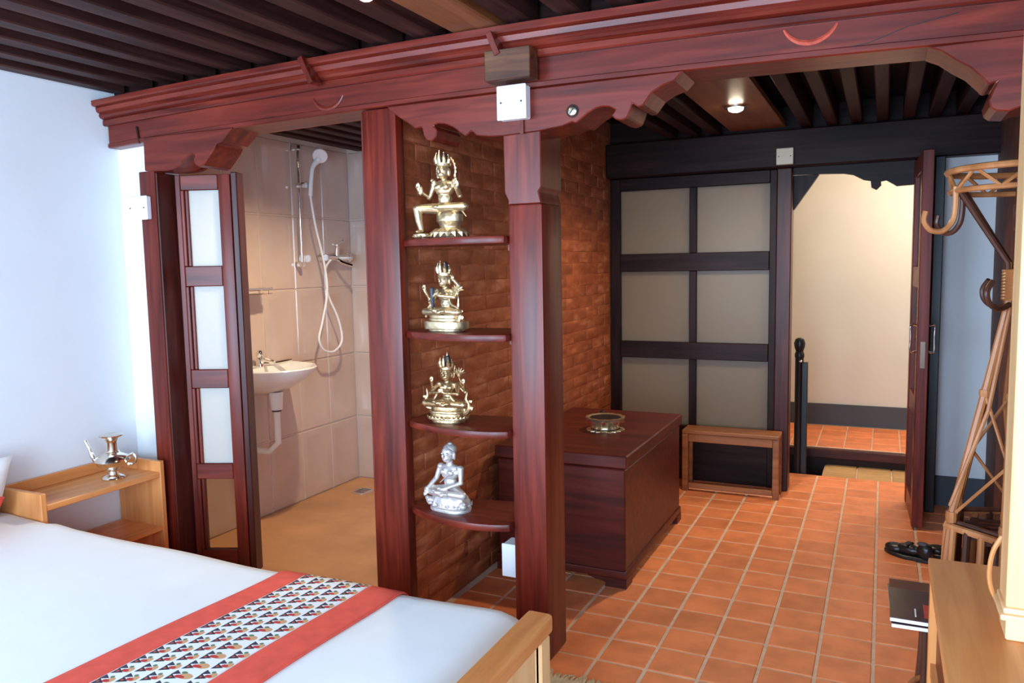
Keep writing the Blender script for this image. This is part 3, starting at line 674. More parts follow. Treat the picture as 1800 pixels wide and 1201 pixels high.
# --- second: many-armed figure on a double plinth
t = thing('deity_statue', 'bright gold many-armed statue with dark topknot and flower, on the second shelf', 'statue', (SX + .015, SY, ZS[1]), -0.12, 'gilt statues on the rounded shelves')
zb = base_rect(t, .200, .125, [(.80, .86, .010), (1.0, 1.0, .032), (.78, .82, .012), (.74, .78, .014)], 'gold', False)
petal_ring(.088, .050, .018, 28, .020, .016, .010).build('lotus_petals', 'gold', t, smooth=20)
mb = MB(); torso(mb, zb, .90, 1.0); lotus_legs(mb, zb, .92)
arm(mb, [(-.040, .004, zb + .092), (-.070, -.004, zb + .060), (-.078, -.02, zb + .095)], .85); hand(mb, (-.080, -.022, zb + .104), (-.15, 0, 1), .95)
arm(mb, [(-.038, .0, zb + .088), (-.048, -.030, zb + .050), (-.012, -.052, zb + .080)], .85); hand(mb, (-.006, -.054, zb + .086), (.6, 0, .7), .8)
arm(mb, [(.040, .004, zb + .092), (.066, -.004, zb + .112), (.050, -.02, zb + .142)], .85)
arm(mb, [(.040, .0, zb + .090), (.060, -.03, zb + .072), (.018, -.054, zb + .078)], .85); hand(mb, (.012, -.056, zb + .080), (-.6, 0, .6), .8)
head(mb, (0, -.006, zb + .142), 1.06)
remeshed('figure', mb, 'gold', .0022, t, k=1.14)
crown(t, (0, -.002, zb + .150), 1.2, 'gold'); hairknot(t, (0, 0, zb + .156), 1.1, 1.05)
MB().ball((0, .002, zb + .208), (.005, .005, .007), 1).build('top_jewel', 'gold', t)
scroll(t, [(.05, -.01, zb + .012), (.066, -.012, zb + .03), (.072, -.012, zb + .06), (.066, -.01, zb + .085)], .006, 'gold', 'lotus_stem'); lotus_flower(t, (.066, -.01, zb + .088), 1.25, 'gold')
MB().limb([(-.03, -.052, zb + .105), (-.026, -.056, zb + .07), (-.03, -.05, zb + .03)], [.010, .009, .005]).build('dark_scarf', 'statue_hair', t)
flame(t, .058, -.02, zb - .03, 1.0, 1, 'gold'); scroll(t, [(-.04, -.02, zb + .06), (-.066, -.02, zb + .035), (-.082, -.02, zb + .018), (-.090, -.02, zb - .012)], .009, 'gold')
scroll(t, [(.036, -.03, zb + .08), (.05, -.035, zb + .045), (.078, -.03, zb + .03), (.086, -.02, zb + .005)], .006, 'gold')
for q in (-1, 1): MB().ball((q * .032, .004, zb + .150), (.010, .007, .013), 1).build('ear_ornament', 'gold', t)

# --- third: four-armed figure with flaming scarf ends
t = thing('deity_statue', 'dull gold four-armed statue with flaming scarf ends, on the third shelf', 'statue', (SX + .012, SY, ZS[2]), 0.05, 'gilt statues on the rounded shelves')
zb = base_rect(t, .180, .12, [(.80, .9, .014), (1.0, 1.0, .010), (.86, .86, .016), (.92, .92, .010), (.80, .82, .018)], 'dull_gold', False)
petal_ring(.084, .055, .016, 30, .014, .014, .010, True).build('lotus_petals', 'dull_gold', t, smooth=20)
mb = MB(); torso(mb, zb, .84); lotus_legs(mb, zb, .98)
arm(mb, [(-.038, .002, zb + .088), (-.055, -.03, zb + .055), (-.012, -.055, zb + .062)], .80); hand(mb, (-.005, -.058, zb + .066), (.2, 0, 1), .8)
arm(mb, [(.038, .002, zb + .088), (.055, -.03, zb + .055), (.012, -.055, zb + .062)], .80); hand(mb, (.006, -.058, zb + .066), (-.2, 0, 1), .8)
arm(mb, [(-.040, .004, zb + .090), (-.064, .0, zb + .062), (-.058, -.014, zb + .098)], .80); hand(mb, (-.058, -.016, zb + .104), (0, 0, 1), .9)
arm(mb, [(.040, .004, zb + .090), (.072, .0, zb + .058), (.074, -.014, zb + .094)], .80); hand(mb, (.072, -.016, zb + .100), (0, 0, 1), .9)
head(mb, (0, -.006, zb + .136), 1.04)
remeshed('figure', mb, 'dull_gold', .0022, t, k=1.12)
crown(t, (0, -.002, zb + .144), 1.18, 'dull_gold'); hairknot(t, (0, 0, zb + .150), 1.08, 1.1)
MB().tube([(0, .002, zb + .185), (0, .002, zb + .20), (0, .002, zb + .222)], [.006, .007, .001], 8).build('top_jewel', 'dull_gold', t)
flame(t, -.070, -.012, zb - .012, 1.05, -1, 'dull_gold'); flame(t, .070, -.012, zb - .028, 1.15, 1, 'dull_gold')
scroll(t, [(.02, -.03, zb + .06), (.045, -.04, zb + .03), (.07, -.03, zb + .012), (.076, -.02, zb - .02)], .007, 'dull_gold'); scroll(t, [(-.03, -.03, zb + .06), (-.05, -.035, zb + .025), (-.075, -.02, zb + .018)], .006, 'dull_gold')
scroll(t, [(.072, -.014, zb + .098), (.062, -.012, zb + .115), (.058, -.01, zb + .128)], .004, 'dull_gold', 'lotus_stem'); lotus_flower(t, (.060, -.01, zb + .130), 1.1, 'dull_gold')
for q in (-1, 1): MB().tube([(q * .026, .004, zb + .118), (q * .030, .004, zb + .14), (q * .034, .004, zb + .168)], [.004, .006, .001], 6).build('crown_ribbon', 'dull_gold', t)

# --- lowest: plain seated figure touching the ground, on a carved cushion
t = thing('deity_statue', 'silvery white seated statue with plain robe and cropped hair, on the lowest shelf', 'statue', (SX + .015, SY - .005, ZS[3]), -0.18, 'gilt statues on the rounded shelves')
MB().slab(stadium(.19, .12), 0, .014).build('pedestal', 'pale_gilt', t, bevel=.004, segs=2, smooth=40)
MB().lathe([(.085, .012), (.098, .022), (.085, .05), (.078, .062), (.07, .068)], (0, 0, 0), 30, 1.0, .66, lambda a, z: .05 * math.sin(11 * a)).build('cushion', 'pale_gilt', t)
petal_ring(.088, .056, .020, 20, .020, .020, .014).build('lotus_petals', 'pale_gilt', t, smooth=20)
for q in (-1, 1): MB().ball((q * .088, -.03, .034), (.020, .016, .018)).ball((q * .098, -.036, .044), (.011, .010, .011), 1).ball((q * .078, -.044, .028), (.012, .010, .010), 1).build('carved_scroll', 'pale_gilt', t)
zb = .066; mb = MB(); torso(mb, zb, 1.05, 1.02); lotus_legs(mb, zb, 1.06)
arm(mb, [(-.048, .004, zb + .112), (-.062, -.006, zb + .062), (-.076, -.045, zb + .024)], 1.05); hand(mb, (-.078, -.052, zb + .014), (-.1, -.3, -1), 1.0)
arm(mb, [(.048, .004, zb + .112), (.060, -.010, zb + .058), (.012, -.052, zb + .036)], 1.05); hand(mb, (.004, -.056, zb + .034), (-1, -.1, 0), .95)
head(mb, (0, -.006, zb + .174), 1.26)
remeshed('figure', mb, 'pale_gilt', .0024, t, k=1.10)
mb = MB(); mb.ball((0, .004, zb + .188), (.0305, .031, .028)); mb.ball((0, .006, zb + .212), (.012, .012, .008)); mb.build('cropped_hair', 'pale_gilt', t)
scroll(t, [(.044, -.012, zb + .116), (.01, -.030, zb + .086), (-.034, -.026, zb + .05)], .0045, 'pale_gilt', 'robe_hem')

# ================================================================== SHOWER ROOM FITTINGS
WX = -3.539
sh = thing('shower_set', 'chrome shower with slide rail, hand shower, hose and mixer on tiled wall', 'shower', (WX, 4.14, 1.58))
def rel(pts, o): return [(p[0] - o[0], p[1] - o[1], p[2] - o[2]) for p in pts]
o_ = (WX, 4.14, 1.58)
MB().tube(rel([(WX + .05, 4.14, 1.60), (WX + .05, 4.14, 2.36)], o_), .011, 12).build('slide_rail', 'chrome', sh)
for z in (1.60, 2.36): MB().box(0, .062, -.016, .016, z - 1.58 - .018, z - 1.58 + .018).build('rail_bracket', 'chrome', sh, bevel=.006, segs=2)
MB().box(.03, .09, -.018, .050, .52, .555).build('slider', 'chrome', sh, bevel=.008, segs=2)
MB().tube(rel(spline([(WX + .10, 4.19, 2.05), (WX + .105, 4.20, 2.16), (WX + .11, 4.215, 2.24), (WX + .13, 4.25, 2.29)], 4), o_), [.014] * 9 + [.016, .018, .022, .028], 12).build('hand_shower_handle', 'white_plastic', sh)
MB().lathe([(.012, 0), (.045, .012), (.050, .026), (.046, .032), (.02, .034)], n=22).build('shower_head', 'white_plastic', sh, (.135, .125, .745), rot=(math.radians(118), 0, math.radians(35)))
MB().tube(rel(spline([(WX + .10, 4.19, 2.05), (WX + .10, 4.23, 1.85), (WX + .10, 4.30, 1.62), (WX + .11, 4.31, 1.42), (WX + .11, 4.25, 1.22), (WX + .11, 4.205, 1.10), (WX + .11, 4.25, 1.02), (WX + .11, 4.36, 1.00), (WX + .11, 4.45, 1.07), (WX + .10, 4.43, 1.22), (WX + .09, 4.34, 1.40), (WX + .085, 4.33, 1.56), (WX + .08, 4.40, 1.63)], 7), o_), .0075, 8).build('hose', 'white_plastic', sh)
MB().tube(rel([(WX + .07, 4.36, 1.645), (WX + .07, 4.60, 1.645)], o_), .022, 14).build('mixer_body', 'chrome', sh)
MB().tube(rel(spline([(WX + .07, 4.47, 1.64), (WX + .12, 4.48, 1.61), (WX + .19, 4.50, 1.585)], 4), o_), .012, 10).build('spout', 'chrome', sh)
for yy in (4.39, 4.57):
    MB().tube(rel([(WX, yy, 1.645), (WX + .06, yy, 1.645)], o_), [.030, .018], 14).build('wall_union', 'chrome', sh)
MB().tube(rel([(WX + .08, 4.47, 1.66), (WX + .085, 4.47, 1.72), (WX + .09, 4.47, 1.735)], o_), [.016, .014, .010], 12).build('diverter', 'chrome', sh)
MB().tube(rel([(WX + .09, 4.42, 1.735), (WX + .09, 4.47, 1.74), (WX + .09, 4.53, 1.76)], o_), [.007, .008, .007], 10).ball((WX + .09 - WX, 4.53 - 4.14, 1.76 - 1.58), .011, 1).build('lever', 'chrome', sh)
MB().lathe([(.012, 0), (.026, .004), (.028, .03), (.020, .042)], n=12, wob=lambda a, z: .10 * math.cos(4 * a)).build('tap_knob', 'chrome', sh, (.07, .46, .065), rot=(-PI / 2, 0, 0))
# basin
bs = thing('wash_basin', 'white ceramic basin hung on the tiled shower room wall', 'wash basin', (WX, 3.70, 0.80))
def basin_mesh():
    mb = MB(); n = 36; rings = []
    def ring(wy, dx, z, in_=0.0):
        out = []
        for k in range(n):
            t_ = PI * k / (n - 1)
            out.append(mb.bm.verts.new((in_ + (dx - in_) * math.sin(t_) ** 0.7, wy * math.cos(t_), z)))
        return out
    for wy, dx, z in ((.06, .12, .0), (.16, .27, .05), (.235, .375, .11), (.262, .42, .155), (.268, .428, .170), (.262, .422, .178)): rings.append(ring(wy, dx, z))
    for wy, dx, z, i_ in ((.235, .39, .172, .09), (.20, .34, .13, .10), (.12, .26, .07, .12)): rings.append(ring(wy, dx, z, i_))
    for A, B in zip(rings, rings[1:]):
        for k in range(n): mb.bm.faces.new((A[k], A[(k + 1) % n], B[(k + 1) % n], B[k]))
    mb.bm.faces.new(rings[0][::-1]); mb.bm.faces.new(rings[-1]); return mb
basin_mesh().build('bowl', 'ceramic', bs, smooth=60)
MB().tube([(.17, 0, .02), (.17, 0, -.09)], [.045, .036], 16).build('waste_trap', 'ceramic', bs)
MB().lathe([(.030, 0), (.030, .008)], (.17, 0, -.10), 16).build('trap_ring', 'black_plastic', bs)
MB().tube([(.17, 0, -.10), (.17, 0, -.30), (.10, 0, -.36), (.0, 0, -.36)], .020, 12).build('drain_pipe', 'ceramic', bs)
bt_ = MB(); bt_.tube([(.055, 0, .172), (.055, 0, .215), (.055, 0, .225)], [.026, .024, .018], 14).tube(spline([(.055, 0, .20), (.10, 0, .215), (.17, 0, .205)], 4), [.016] * 5 + [.013] * 3 + [.010], 10); bt_.build('tap', 'chrome', bs)
MB().ball((.055, 0, .250), (.026, .026, .028)).build('tap_knob', 'chrome', bs)
MB().tube(spline([(.055, .02, .19), (.10, .09, .188), (.16, .17, .200)], 4), [.011] * 5 + [.012] * 3 + [.008], 8).build('tap_lever', 'chrome', bs)
# glass shelf
gs = thing('glass_shelf', 'small chrome railed glass shelf above the basin', 'shelf', (WX, 3.62, 1.42))
MB().box(.0, .11, -.16, .16, 0, .007).build('glass_plate', 'clear_glass', gs)
MB().tube([(.0, .16, .035), (.11, .16, .035), (.11, -.16, .035), (.0, -.16, .035)], .005, 8).build('gallery_rail', 'chrome', gs)
for q in (-.13, .13): MB().tube([(.105, q, .0), (.105, q, .035)], .004, 8).build('rail_pin', 'chrome', gs)
MB().tube([(0, .05, .02), (.0, .05, .09)], [.02, .016], 12).build('tumbler_ring', 'chrome', gs)
# floor drain and hook
dr = thing('floor_drain', 'round metal drain grate in the ochre shower floor', 'drain', (-3.28, 4.42, .004))
MB().lathe([(.001, 0), (.075, 0), (.075, .004), (.065, .006), (.001, .006)], n=28).build('drain_plate', 'chrome', dr)
for k in range(5): MB().box(-.04, .04, -.004, .004, .006, .0068).build('drain_slot', 'black_plastic', dr, (0, (k - 2) * .022, 0))
hk = thing('paper_holder', 'small chrome paper holder on the pale back wall of the shower room', 'holder', (-3.32, 4.735, 1.0))
MB().box(-.03, .03, -.008, 0, -.03, .03).build('holder_plate', 'chrome', hk, bevel=.003)
MB().tube(spline([(0, -.008, 0), (0, -.05, -.01), (.05, -.06, -.03), (.12, -.06, -.03)], 4), .006, 8).build('holder_arm', 'chrome', hk)

# ================================================================== VESTIBULE FURNITURE
ch = thing('wooden_chest', 'large dark mahogany blanket chest standing against the brick wall', 'chest', (-1.44, 4.10, 0))
MB().box(-.335, .345, -.555, .555, .075, .585).build('chest_body', 'chestwood_x', ch, bevel=.006)
MB().box(-.345, .357, -.568, .568, .592, .655).build('chest_lid', 'chestwood_x', ch, bevel=.006)
MB().box(-.343, .353, -.566, .566, .045, .085).build('plinth_moulding', 'chestwood_x', ch, bevel=.008, segs=2)
def foot(x0, s_): return [(x0, 0), (x0 + s_ * .11, 0), (x0 + s_ * .105, .02), (x0 + s_ * .13, .028), (x0 + s_ * .16, .03), (x0 + s_ * .20, .046), (x0, .046)]
for s_, x0 in ((1, -.343), (-1, .353)):
    for y0 in (-.566, .536):
        MB().prism(foot(x0, s_), y0, y0 + .03).build('bracket_foot', 'chestwood_x', ch)
for y0 in (-.566, .47):
    for x0 in (-.343, .325): MB().box(x0, x0 + .028, y0 + .03 if y0 < 0 else y0, y0 + (.096 if y0 < 0 else .066), 0, .046).build('bracket_foot', 'chestwood_x', ch)
MB().tube([(-.10, .40, .662), (-.10, .43, .668)], .010, 8).build('lid_knob', 'black_paint', ch)
bo = thing('ornate_bowl', 'gold ornamented bowl with black inlay and red stones on the chest', 'bowl', (-1.375, 4.09, .655))
MB().lathe([(.05, 0), (.07, .004), (.075, .012), (.068, .024), (.085, .046), (.105, .064), (.108, .072), (.098, .074), (.090, .066), (.02, .060)], n=48, wob=lambda a, z: .045 * math.cos(12 * a)).build('bowl_body', 'gold', bo, smooth=60)
MB().lathe([(.001, 0), (.088, 0), (.086, .002), (.001, .002)], (0, 0, .0665), 30).build('black_inlay', 'mirror_black', bo)
for k in range(8):
    a = 2 * PI * k / 8 + .2; MB().ball((.096 * math.cos(a), .096 * math.sin(a), .050), (.013, .013, .011), 1).build('stone', 'red_stone', bo)
MB().lathe([(.085, 0), (.100, 0), (.098, .005), (.082, .006)], (0, 0, 0), 36, closed=True, wob=lambda a, z: .06 * math.cos(18 * a)).build('foot_ring', 'gold', bo)
# bench
bn = thing('low_bench', 'low honey brown bench in front of the glazed screen', 'bench', (-0.905, 5.37, 0))
MB().box(-.32, .315, -.09, .09, .40, .425).build('bench_top', 'teak_x', bn, bevel=.004)
MB().box(-.279, .274, -.085, -.063, .345, .3995).build('apron', 'teak_x', bn, bevel=.003)
for q in (-.30, .295):
    MB().box(q - .02, q + .02, -.088, -.05, 0, .3995).build('leg', 'teak_x', bn, bevel=.003)
    MB().box(q - .02, q + .02, .05, .088, 0, .3995).build('leg', 'teak_x', bn, bevel=.003)
MB().box(-.279, .274, -.083, -.058, .02, .055).build('stretcher', 'teak_x', bn, bevel=.003)
# downlights
def downlight(label, loc, power, r, spot=True):
    t = thing('ceiling_spot', label, 'lamp', loc, group='ceiling spots')
    MB().lathe([(r, 0), (r * 1.5, 0), (r * 1.5, -.008), (r * 1.25, -.012), (r, -.010)], n=24, closed=True).build('trim_ring', 'chrome', t)
    MB().lathe([(.001, 0), (r, 0), (r, -.012), (r * .9, -.022), (r * .5, -.030), (.001, -.032)], n=20).build('bulb_face', 'lamp_glow', t)
    L = bpy.data.lights.new('spot_light', 'SPOT'); L.energy = power; L.color = (1, .80, .52); L.spot_size = math.radians(150); L.spot_blend = .8; L.shadow_soft_size = .03
    o = bpy.data.objects.new('spot_light', L); COL.objects.link(o); o.parent = t; o.location = (0, 0, -.06)
    return t
downlight('glowing round spot on the vestibule ceiling board', (-0.77, 4.60, 2.429), 80, .042)
downlight('glowing spot on the bedroom ceiling beside the wide board', (-1.555, 2.215, 2.474), 10, .03)
downlight('warm spot on the shower room ceiling', (-2.6, 3.55, 2.40), 95, .03)
hl = thing('hall_lamp', 'warm globe lamp on the hall ceiling', 'lamp', (0.55, 6.35, 2.61))
MB().lathe([(.05, 0), (.09, -.02), (.10, -.06), (.07, -.10), (.01, -.115)], n=24).build('globe', 'lamp_glow', hl)
L = bpy.data.lights.new('hall_light', 'POINT'); L.energy = 44; L.color = (1, .90, .76); L.shadow_soft_size = .1
o = bpy.data.objects.new('hall_light', L); COL.objects.link(o); o.parent = hl; o.location = (0, 0, -.2)

# ---------------- rattan coat stand
RX, RY = 0.435, 3.30
rs = thing('coat_stand', 'tall rattan coat stand with curled hooks and slatted umbrella basket', 'coat stand', (RX, RY, 0))
def ringpts(r, z, n=24, ph=0): return [(r * math.cos(2 * PI * k / n + ph), r * math.sin(2 * PI * k / n + ph), z) for k in range(n)]
MB().tube(ringpts(.235, 1.875), .012, 8, True).build('top_ring', 'rattan', rs)
MB().tube(ringpts(.225, 1.805), .010, 8, True).build('top_ring', 'rattan', rs)
for k in range(8):
    a0, a1 = 2 * PI * k / 8, 2 * PI * (k + .5) / 8
    MB().tube([(.23 * math.cos(a0), .23 * math.sin(a0), 1.875), (.226 * math.cos(a1), .226 * math.sin(a1), 1.805), (.23 * math.cos(a0 + 2 * PI / 8), .23 * math.sin(a0 + 2 * PI / 8), 1.875)], .007, 6).build('lattice', 'rattan', rs)
for k in range(6):
    a = 2 * PI * k / 6 + .35; c_, s_ = math.cos(a), math.sin(a)
    # upper struts (dark), lower legs
    MB().tube([(.030 * c_, .030 * s_, 1.42), (.04 * c_, .04 * s_, 1.55), (.215 * c_, .215 * s_, 1.81)], .011, 8).build('upper_strut', 'rattan_dark', rs)
    MB().tube([(.036 * c_, .036 * s_, 1.55), (.034 * c_, .034 * s_, 1.40), (.095 * c_, .095 * s_, 1.10), (.20 * c_, .20 * s_, .62), (.25 * c_, .25 * s_, .0)], [.010, .012, .014, .014, .015], 8).build('leg', 'rattan', rs)
    a2 = a + 2 * PI / 6
    P0 = Vector((.10 * c_, .10 * s_, 1.08)); P1 = Vector((.15 * math.cos(a2), .15 * math.sin(a2), .84)); P2 = Vector((.20 * c_, .20 * s_, .62))
    MB().tube([P0, P1], .006, 6).build('brace', 'rattan', rs); MB().tube([P1, P2], .006, 6).build('brace', 'rattan', rs)
    MB().lathe([(.018, -.02), (.020, 0), (.018, .02)], (.20 * c_, .20 * s_, .62), 10).build('binding', 'rattan', rs)
    MB().lathe([(.017, -.012), (.019, 0), (.017, .012)], (.10 * c_, .10 * s_, 1.08), 10).build('binding', 'rattan', rs)
    aa = a + .30
    MB().tube([(.030 * math.cos(aa), .030 * math.sin(aa), 1.50), (.033 * math.cos(aa), .033 * math.sin(aa), 1.38), (.105 * math.cos(aa), .105 * math.sin(aa), 1.02), (.205 * c_, .205 * s_, .66)], [.006, .007, .008, .008], 7).build('cane', 'rattan', rs)
    # curled hooks hanging off the ring
    hkp = [(.225, 1.82), (.225, 1.74), (.235, 1.695), (.265, 1.665), (.305, 1.668), (.33, 1.70), (.325, 1.735)]
    MB().tube(spline([(r * c_, r * s_, z) for r, z in hkp], 4), .010, 8).build('hook', 'rattan' if k % 2 else 'rattan_dark', rs)
for k in range(4):
    a = 2 * PI * k / 4 + .75; c_, s_ = math.cos(a), math.sin(a)
    MB().tube(spline([(.04 * c_, .04 * s_, 1.40), (.09 * c_, .09 * s_, 1.385), (.135 * c_, .135 * s_, 1.41), (.145 * c_, .145 * s_, 1.45), (.12 * c_, .12 * s_, 1.485)], 4), .010, 8).build('hook', 'rattan_dark', rs)
wr = MB()
for i in range(10): wr.tube(ringpts(.048, 1.42 + i * .011, 18), .0062, 6, True)
wr.build('neck_wrapping', 'rattan', rs)
hx = [(.215 * math.cos(2 * PI * k / 6 + .35), .215 * math.sin(2 * PI * k / 6 + .35), .585) for k in range(6)]
MB().tube(hx, .014, 8, True).build('basket_rim', 'rattan', rs)
MB().tube([(x * .86, y * .86, z + .012) for x, y, z in hx], .010, 8, True).build('basket_rim', 'rattan_dark', rs)
for k in range(6):
    A = Vector(hx[k]); B = Vector(hx[(k + 1) % 6])
    for j in range(4):
        p = A.lerp(B, (j + .5) / 4); q = Vector((p.x * 1.12, p.y * 1.12, 0.02))
        MB().tube([p, q], .0125, 8).build('slat', 'rattan' if (j + k) % 2 else 'rattan_dark', rs)
for k in range(7): MB().box(-.17 + .02 * abs(k - 3), .17 - .02 * abs(k - 3), -.010, .010, .55, .56).build('basket_slat', 'rattan_dark', rs, (0, (k - 3) * .048, 0))
MB().tube(ringpts(.262, .02), .012, 8, True).build('foot_ring', 'rattan', rs)

# shoes
def shoe(label, loc, rz):
    t = thing('shoe', label, 'shoe', loc, rz, 'black shoes by the open door')
    ol = []
    for k in range(24):
        a = 2 * PI * k / 24; y = .13 * math.sin(a); w = .046 if y > 0 else .036
        ol.append((w * math.cos(a) * (1.05 if abs(y) < .1 else .9), y))
    MB().slab(ol, 0, .022).build('sole', 'black_leather', t, bevel=.005)
    mb = MB(); mb.ball((0, .07, .035), (.040, .058, .028)); mb.ball((0, .0, .045), (.036, .07, .03)); mb.ball((0, -.085, .055), (.032, .042, .048))
    remeshed('upper', mb, 'black_leather', .006, t)
    MB().box(-.038, .038, -.01, .025, .062, .076).build('strap', 'black_leather', t, bevel=.004)
    MB().ball((0, -.075, .09), (.020, .034, .012)).build('insole', 'grey_paint', t)
shoe('black shoe on the tiles in front of the open door edge, left of its pair', (0.155, 4.50, 0), math.radians(62))
shoe('black shoe beside the coat stand, right of the other shoe', (0.36, 4.56, 0), math.radians(80))

# ================================================================== RIGHT FOREGROUND: table, wooden post, stool, magazines
tb = thing('oak_table', 'honey oak table in the lower right corner', 'table', (0.48, 1.75, 0))
MB().box(-.345, .42, -.70, .715, .690, .72).build('table_top', 'oak_y', tb, bevel=.005, segs=2)
for x in (-.34, .37):
    for y in (-.69, .665): MB().box(x, x + .045, y, y + .045, 0, .69).build('leg', 'oak_z', tb, bevel=.004)
for x in (-.32, .39): MB().box(x, x + .018, -.645, .665, .10, .69).build('side_panel', 'mahogany_y', tb)
MB().box(-.295, .37, .68, .70, .58, .69).build('apron', 'oak_x', tb)
MB().box(-.334, -.318, -.645, .665, .40, .43).build('side_rail', 'oak_y', tb)
wp = thing('wooden_post', 'pale pine post with moulded base standing on the oak table', 'post', (0.325, 2.02, 0.72))
MB().box(-.060, .09, -.042, .06, .001, .050).build('plinth', 'pine_x', wp, bevel=.003)
MB().box(-.073, .10, -.055, .073, .050, .064).build('base_moulding', 'pine_x', wp, bevel=.005, segs=2)
MB().box(-.067, .096, -.049, .067, .064, .078).build('base_moulding', 'pine_x', wp, bevel=.005, segs=2)
MB().box(-.062, .09, -.045, .06, .078, 1.72).build('post_shaft', 'pine_z', wp, bevel=.003)
MB().tube(spline([(-.06, .11, .03), (-.073, .11, .06), (-.078, .11, .10), (-.072, .11, .15), (-.055, .11, .19)], 5), .0055, 8).build('curved_brace', 'oak_z', wp)

stl = thing('rattan_stool', 'dark rattan stool with bent legs beside the oak table', 'stool', (0.235, 2.70, 0))
MB().tube(ringpts(.135, .455), .013, 8, True).build('seat_rim', 'rattan_dark', stl)
for k in range(7): MB().box(-.12 + .02 * abs(k - 3), .12 - .02 * abs(k - 3), -.016, .016, .452, .464).build('seat_slat', 'rattan', stl, (0, (k - 3) * .034, 0))
for k in range(4):
    a = PI / 4 + k * PI / 2; c_, s_ = math.cos(a), math.sin(a)
    MB().tube(spline([(.13 * c_, .13 * s_, .45), (.13 * c_, .13 * s_, .30), (.15 * c_, .15 * s_, .12), (.19 * c_, .19 * s_, .0)], 4), .011, 8).build('leg', 'rattan_dark', stl)
MB().tube(ringpts(.128, .20), .008, 8, True).build('leg_ring', 'rattan', stl)
for i, (dz, lab, rz) in enumerate(((0.0, 'lower white-edged magazine of the pair on the rattan stool', .03), (.017, 'upper magazine with dark and red cover on the rattan stool', 0.0))):
    mg = thing('magazine', lab, 'magazine', (0.155, 2.68, .470 + dz), rz, 'magazines on the stool')
    MB().box(-.112, .112, -.155, .155, .001, .012).build('pages', 'paper', mg)
    MB().box(-.113, .113, -.156, .156, .012, .0145).build('cover', 'cover_print', mg)
    if i == 1:
        MB().box(-.02, .11, -.13, -.03, .0145, .015).build('cover_picture', 'cover_red', mg)
        MB().box(-.113, .113, .08, .156, .0145, .015).build('cover_band', 'plaster_brown', mg)
        MB().box(-.045, -.041, -.13, -.07, .0145, .0152).build('cover_print_line', 'paper', mg)

# ================================================================== BED AND NIGHTSTAND
bed = thing('bed', 'wide bed with low pine footboard', 'bed', (-2.2, 1.1, 0))
def B_(x0, x1, y0, y1, z0, z1): return MB().box(x0 + 2.2, x1 + 2.2, y0 - 1.1, y1 - 1.1, z0, z1)
B_(-3.46, -0.93, 0.14, 2.02, .18, .30).build('bed_base', 'pine_x', bed, bevel=.006)
B_(-3.44, -0.945, 0.13, 2.05, .30, .46).build('mattress', 'linen', bed, bevel=.03, segs=3)
fb = B_(-0.925, -0.845, 0.05, 2.03, .505, .562).build('footboard_rail', 'oak_y', bed, bevel=.014, segs=3)
B_(-0.900, -0.870, 0.13, 1.94, .16, .50).build('footboard_panel', 'pine_z', bed)
B_(-0.868, -0.862, 1.955, 1.965, .16, .50).build('panel_bead', 'pine_z', fb).location = (0, 0, 0)
B_(-0.918, -0.852, 1.955, 2.02, 0, .50).build('footboard_post', 'pine_z', bed, bevel=.004)
B_(-0.918, -0.852, 0.06, 0.125, 0, .50).build('footboard_post', 'pine_z', bed, bevel=.004)
for y in (0.16, 1.95): B_(-3.46, -3.40, y, y + .06, 0, .18).build('leg', 'pine_z', bed)
B_(-3.49, -3.45, 0.14, 1.86, .2, .72).build('headboard', 'pine_y', bed, bevel=.01)

def coverlet_z(x, y):
    z = .512 + .006 * math.sin(3.1 * x + 1.2) * math.sin(2.3 * y + .4) + .003 * math.sin(9 * x + 2 * y)
    if x < -3.0: z += .035 * min(1, (-3.0 - x) / .4)
    return z
def coverlet_pt(u, v):       # u along the bed, v across (metres of cloth from the near edge)
    x = u; ye = 2.055
    r = .07
    # far edge rolls over and hangs
    if v <= ye - .0: y = v; z = coverlet_z(x, v)
    else:
        s_ = v - ye
        if s_ < r * PI / 2: a = s_ / r; y = ye + r * math.sin(a); z = coverlet_z(x, ye) - r * (1 - math.cos(a))
        else:
            y = ye + r + .01 * math.sin(14 * x) * min(1, (s_ - r * PI / 2) / .1); z = coverlet_z(x, ye) - r - (s_ - r * PI / 2)
    if x < -3.15: y = min(y, 2.058)      # tucked in beside the nightstand
    return x, y, z
def clothgrid(name, us, vs, mat, parent, off=0.0, uv=None, bend=None):
    mb = MB(); G = []
    for u in us:
        row_ = []
        for v in vs:
            uu = u if bend is None else bend(u, v)
            x, y, z = coverlet_pt(uu, v)
            if x > -1.06:      # droop down inside the footboard
                t_ = (x + 1.06) / .12; z -= .05 * t_ * t_
            row_.append(mb.bm.verts.new((x, y + (off if v > 2.055 else 0), z + off)))
        G.append(row_)
    ul = mb.bm.loops.layers.uv.new('UVMap')
    for i in range(len(us) - 1):
        for j in range(len(vs) - 1):
            f = mb.bm.faces.new((G[i][j], G[i + 1][j], G[i + 1][j + 1], G[i][j + 1]))
            if uv:
                for lp, (a, c) in zip(f.loops, ((i, j), (i + 1, j), (i + 1, j + 1), (i, j + 1))): lp[ul].uv = uv(us[a], vs[c])
    me = mb.mesh(smooth=80); me.flip_normals() if me.polygons[0].normal.z < 0 else None
    o = put(name, me, mat, parent)
    sol = o.modifiers.new('thick', 'SOLIDIFY'); sol.thickness = .006; sol.offset = -1
    return o
def lin(a, c, n): return [a + (c - a) * i / n for i in range(n + 1)]
tag(clothgrid('bedspread', lin(-3.44, -0.932, 70), lin(0.15, 2.40, 70), 'linen', None), 'smooth white bedspread covering the bed', 'bedspread')
rn = thing('bed_runner', 'white bed runner with flower print and red borders', 'bed runner')
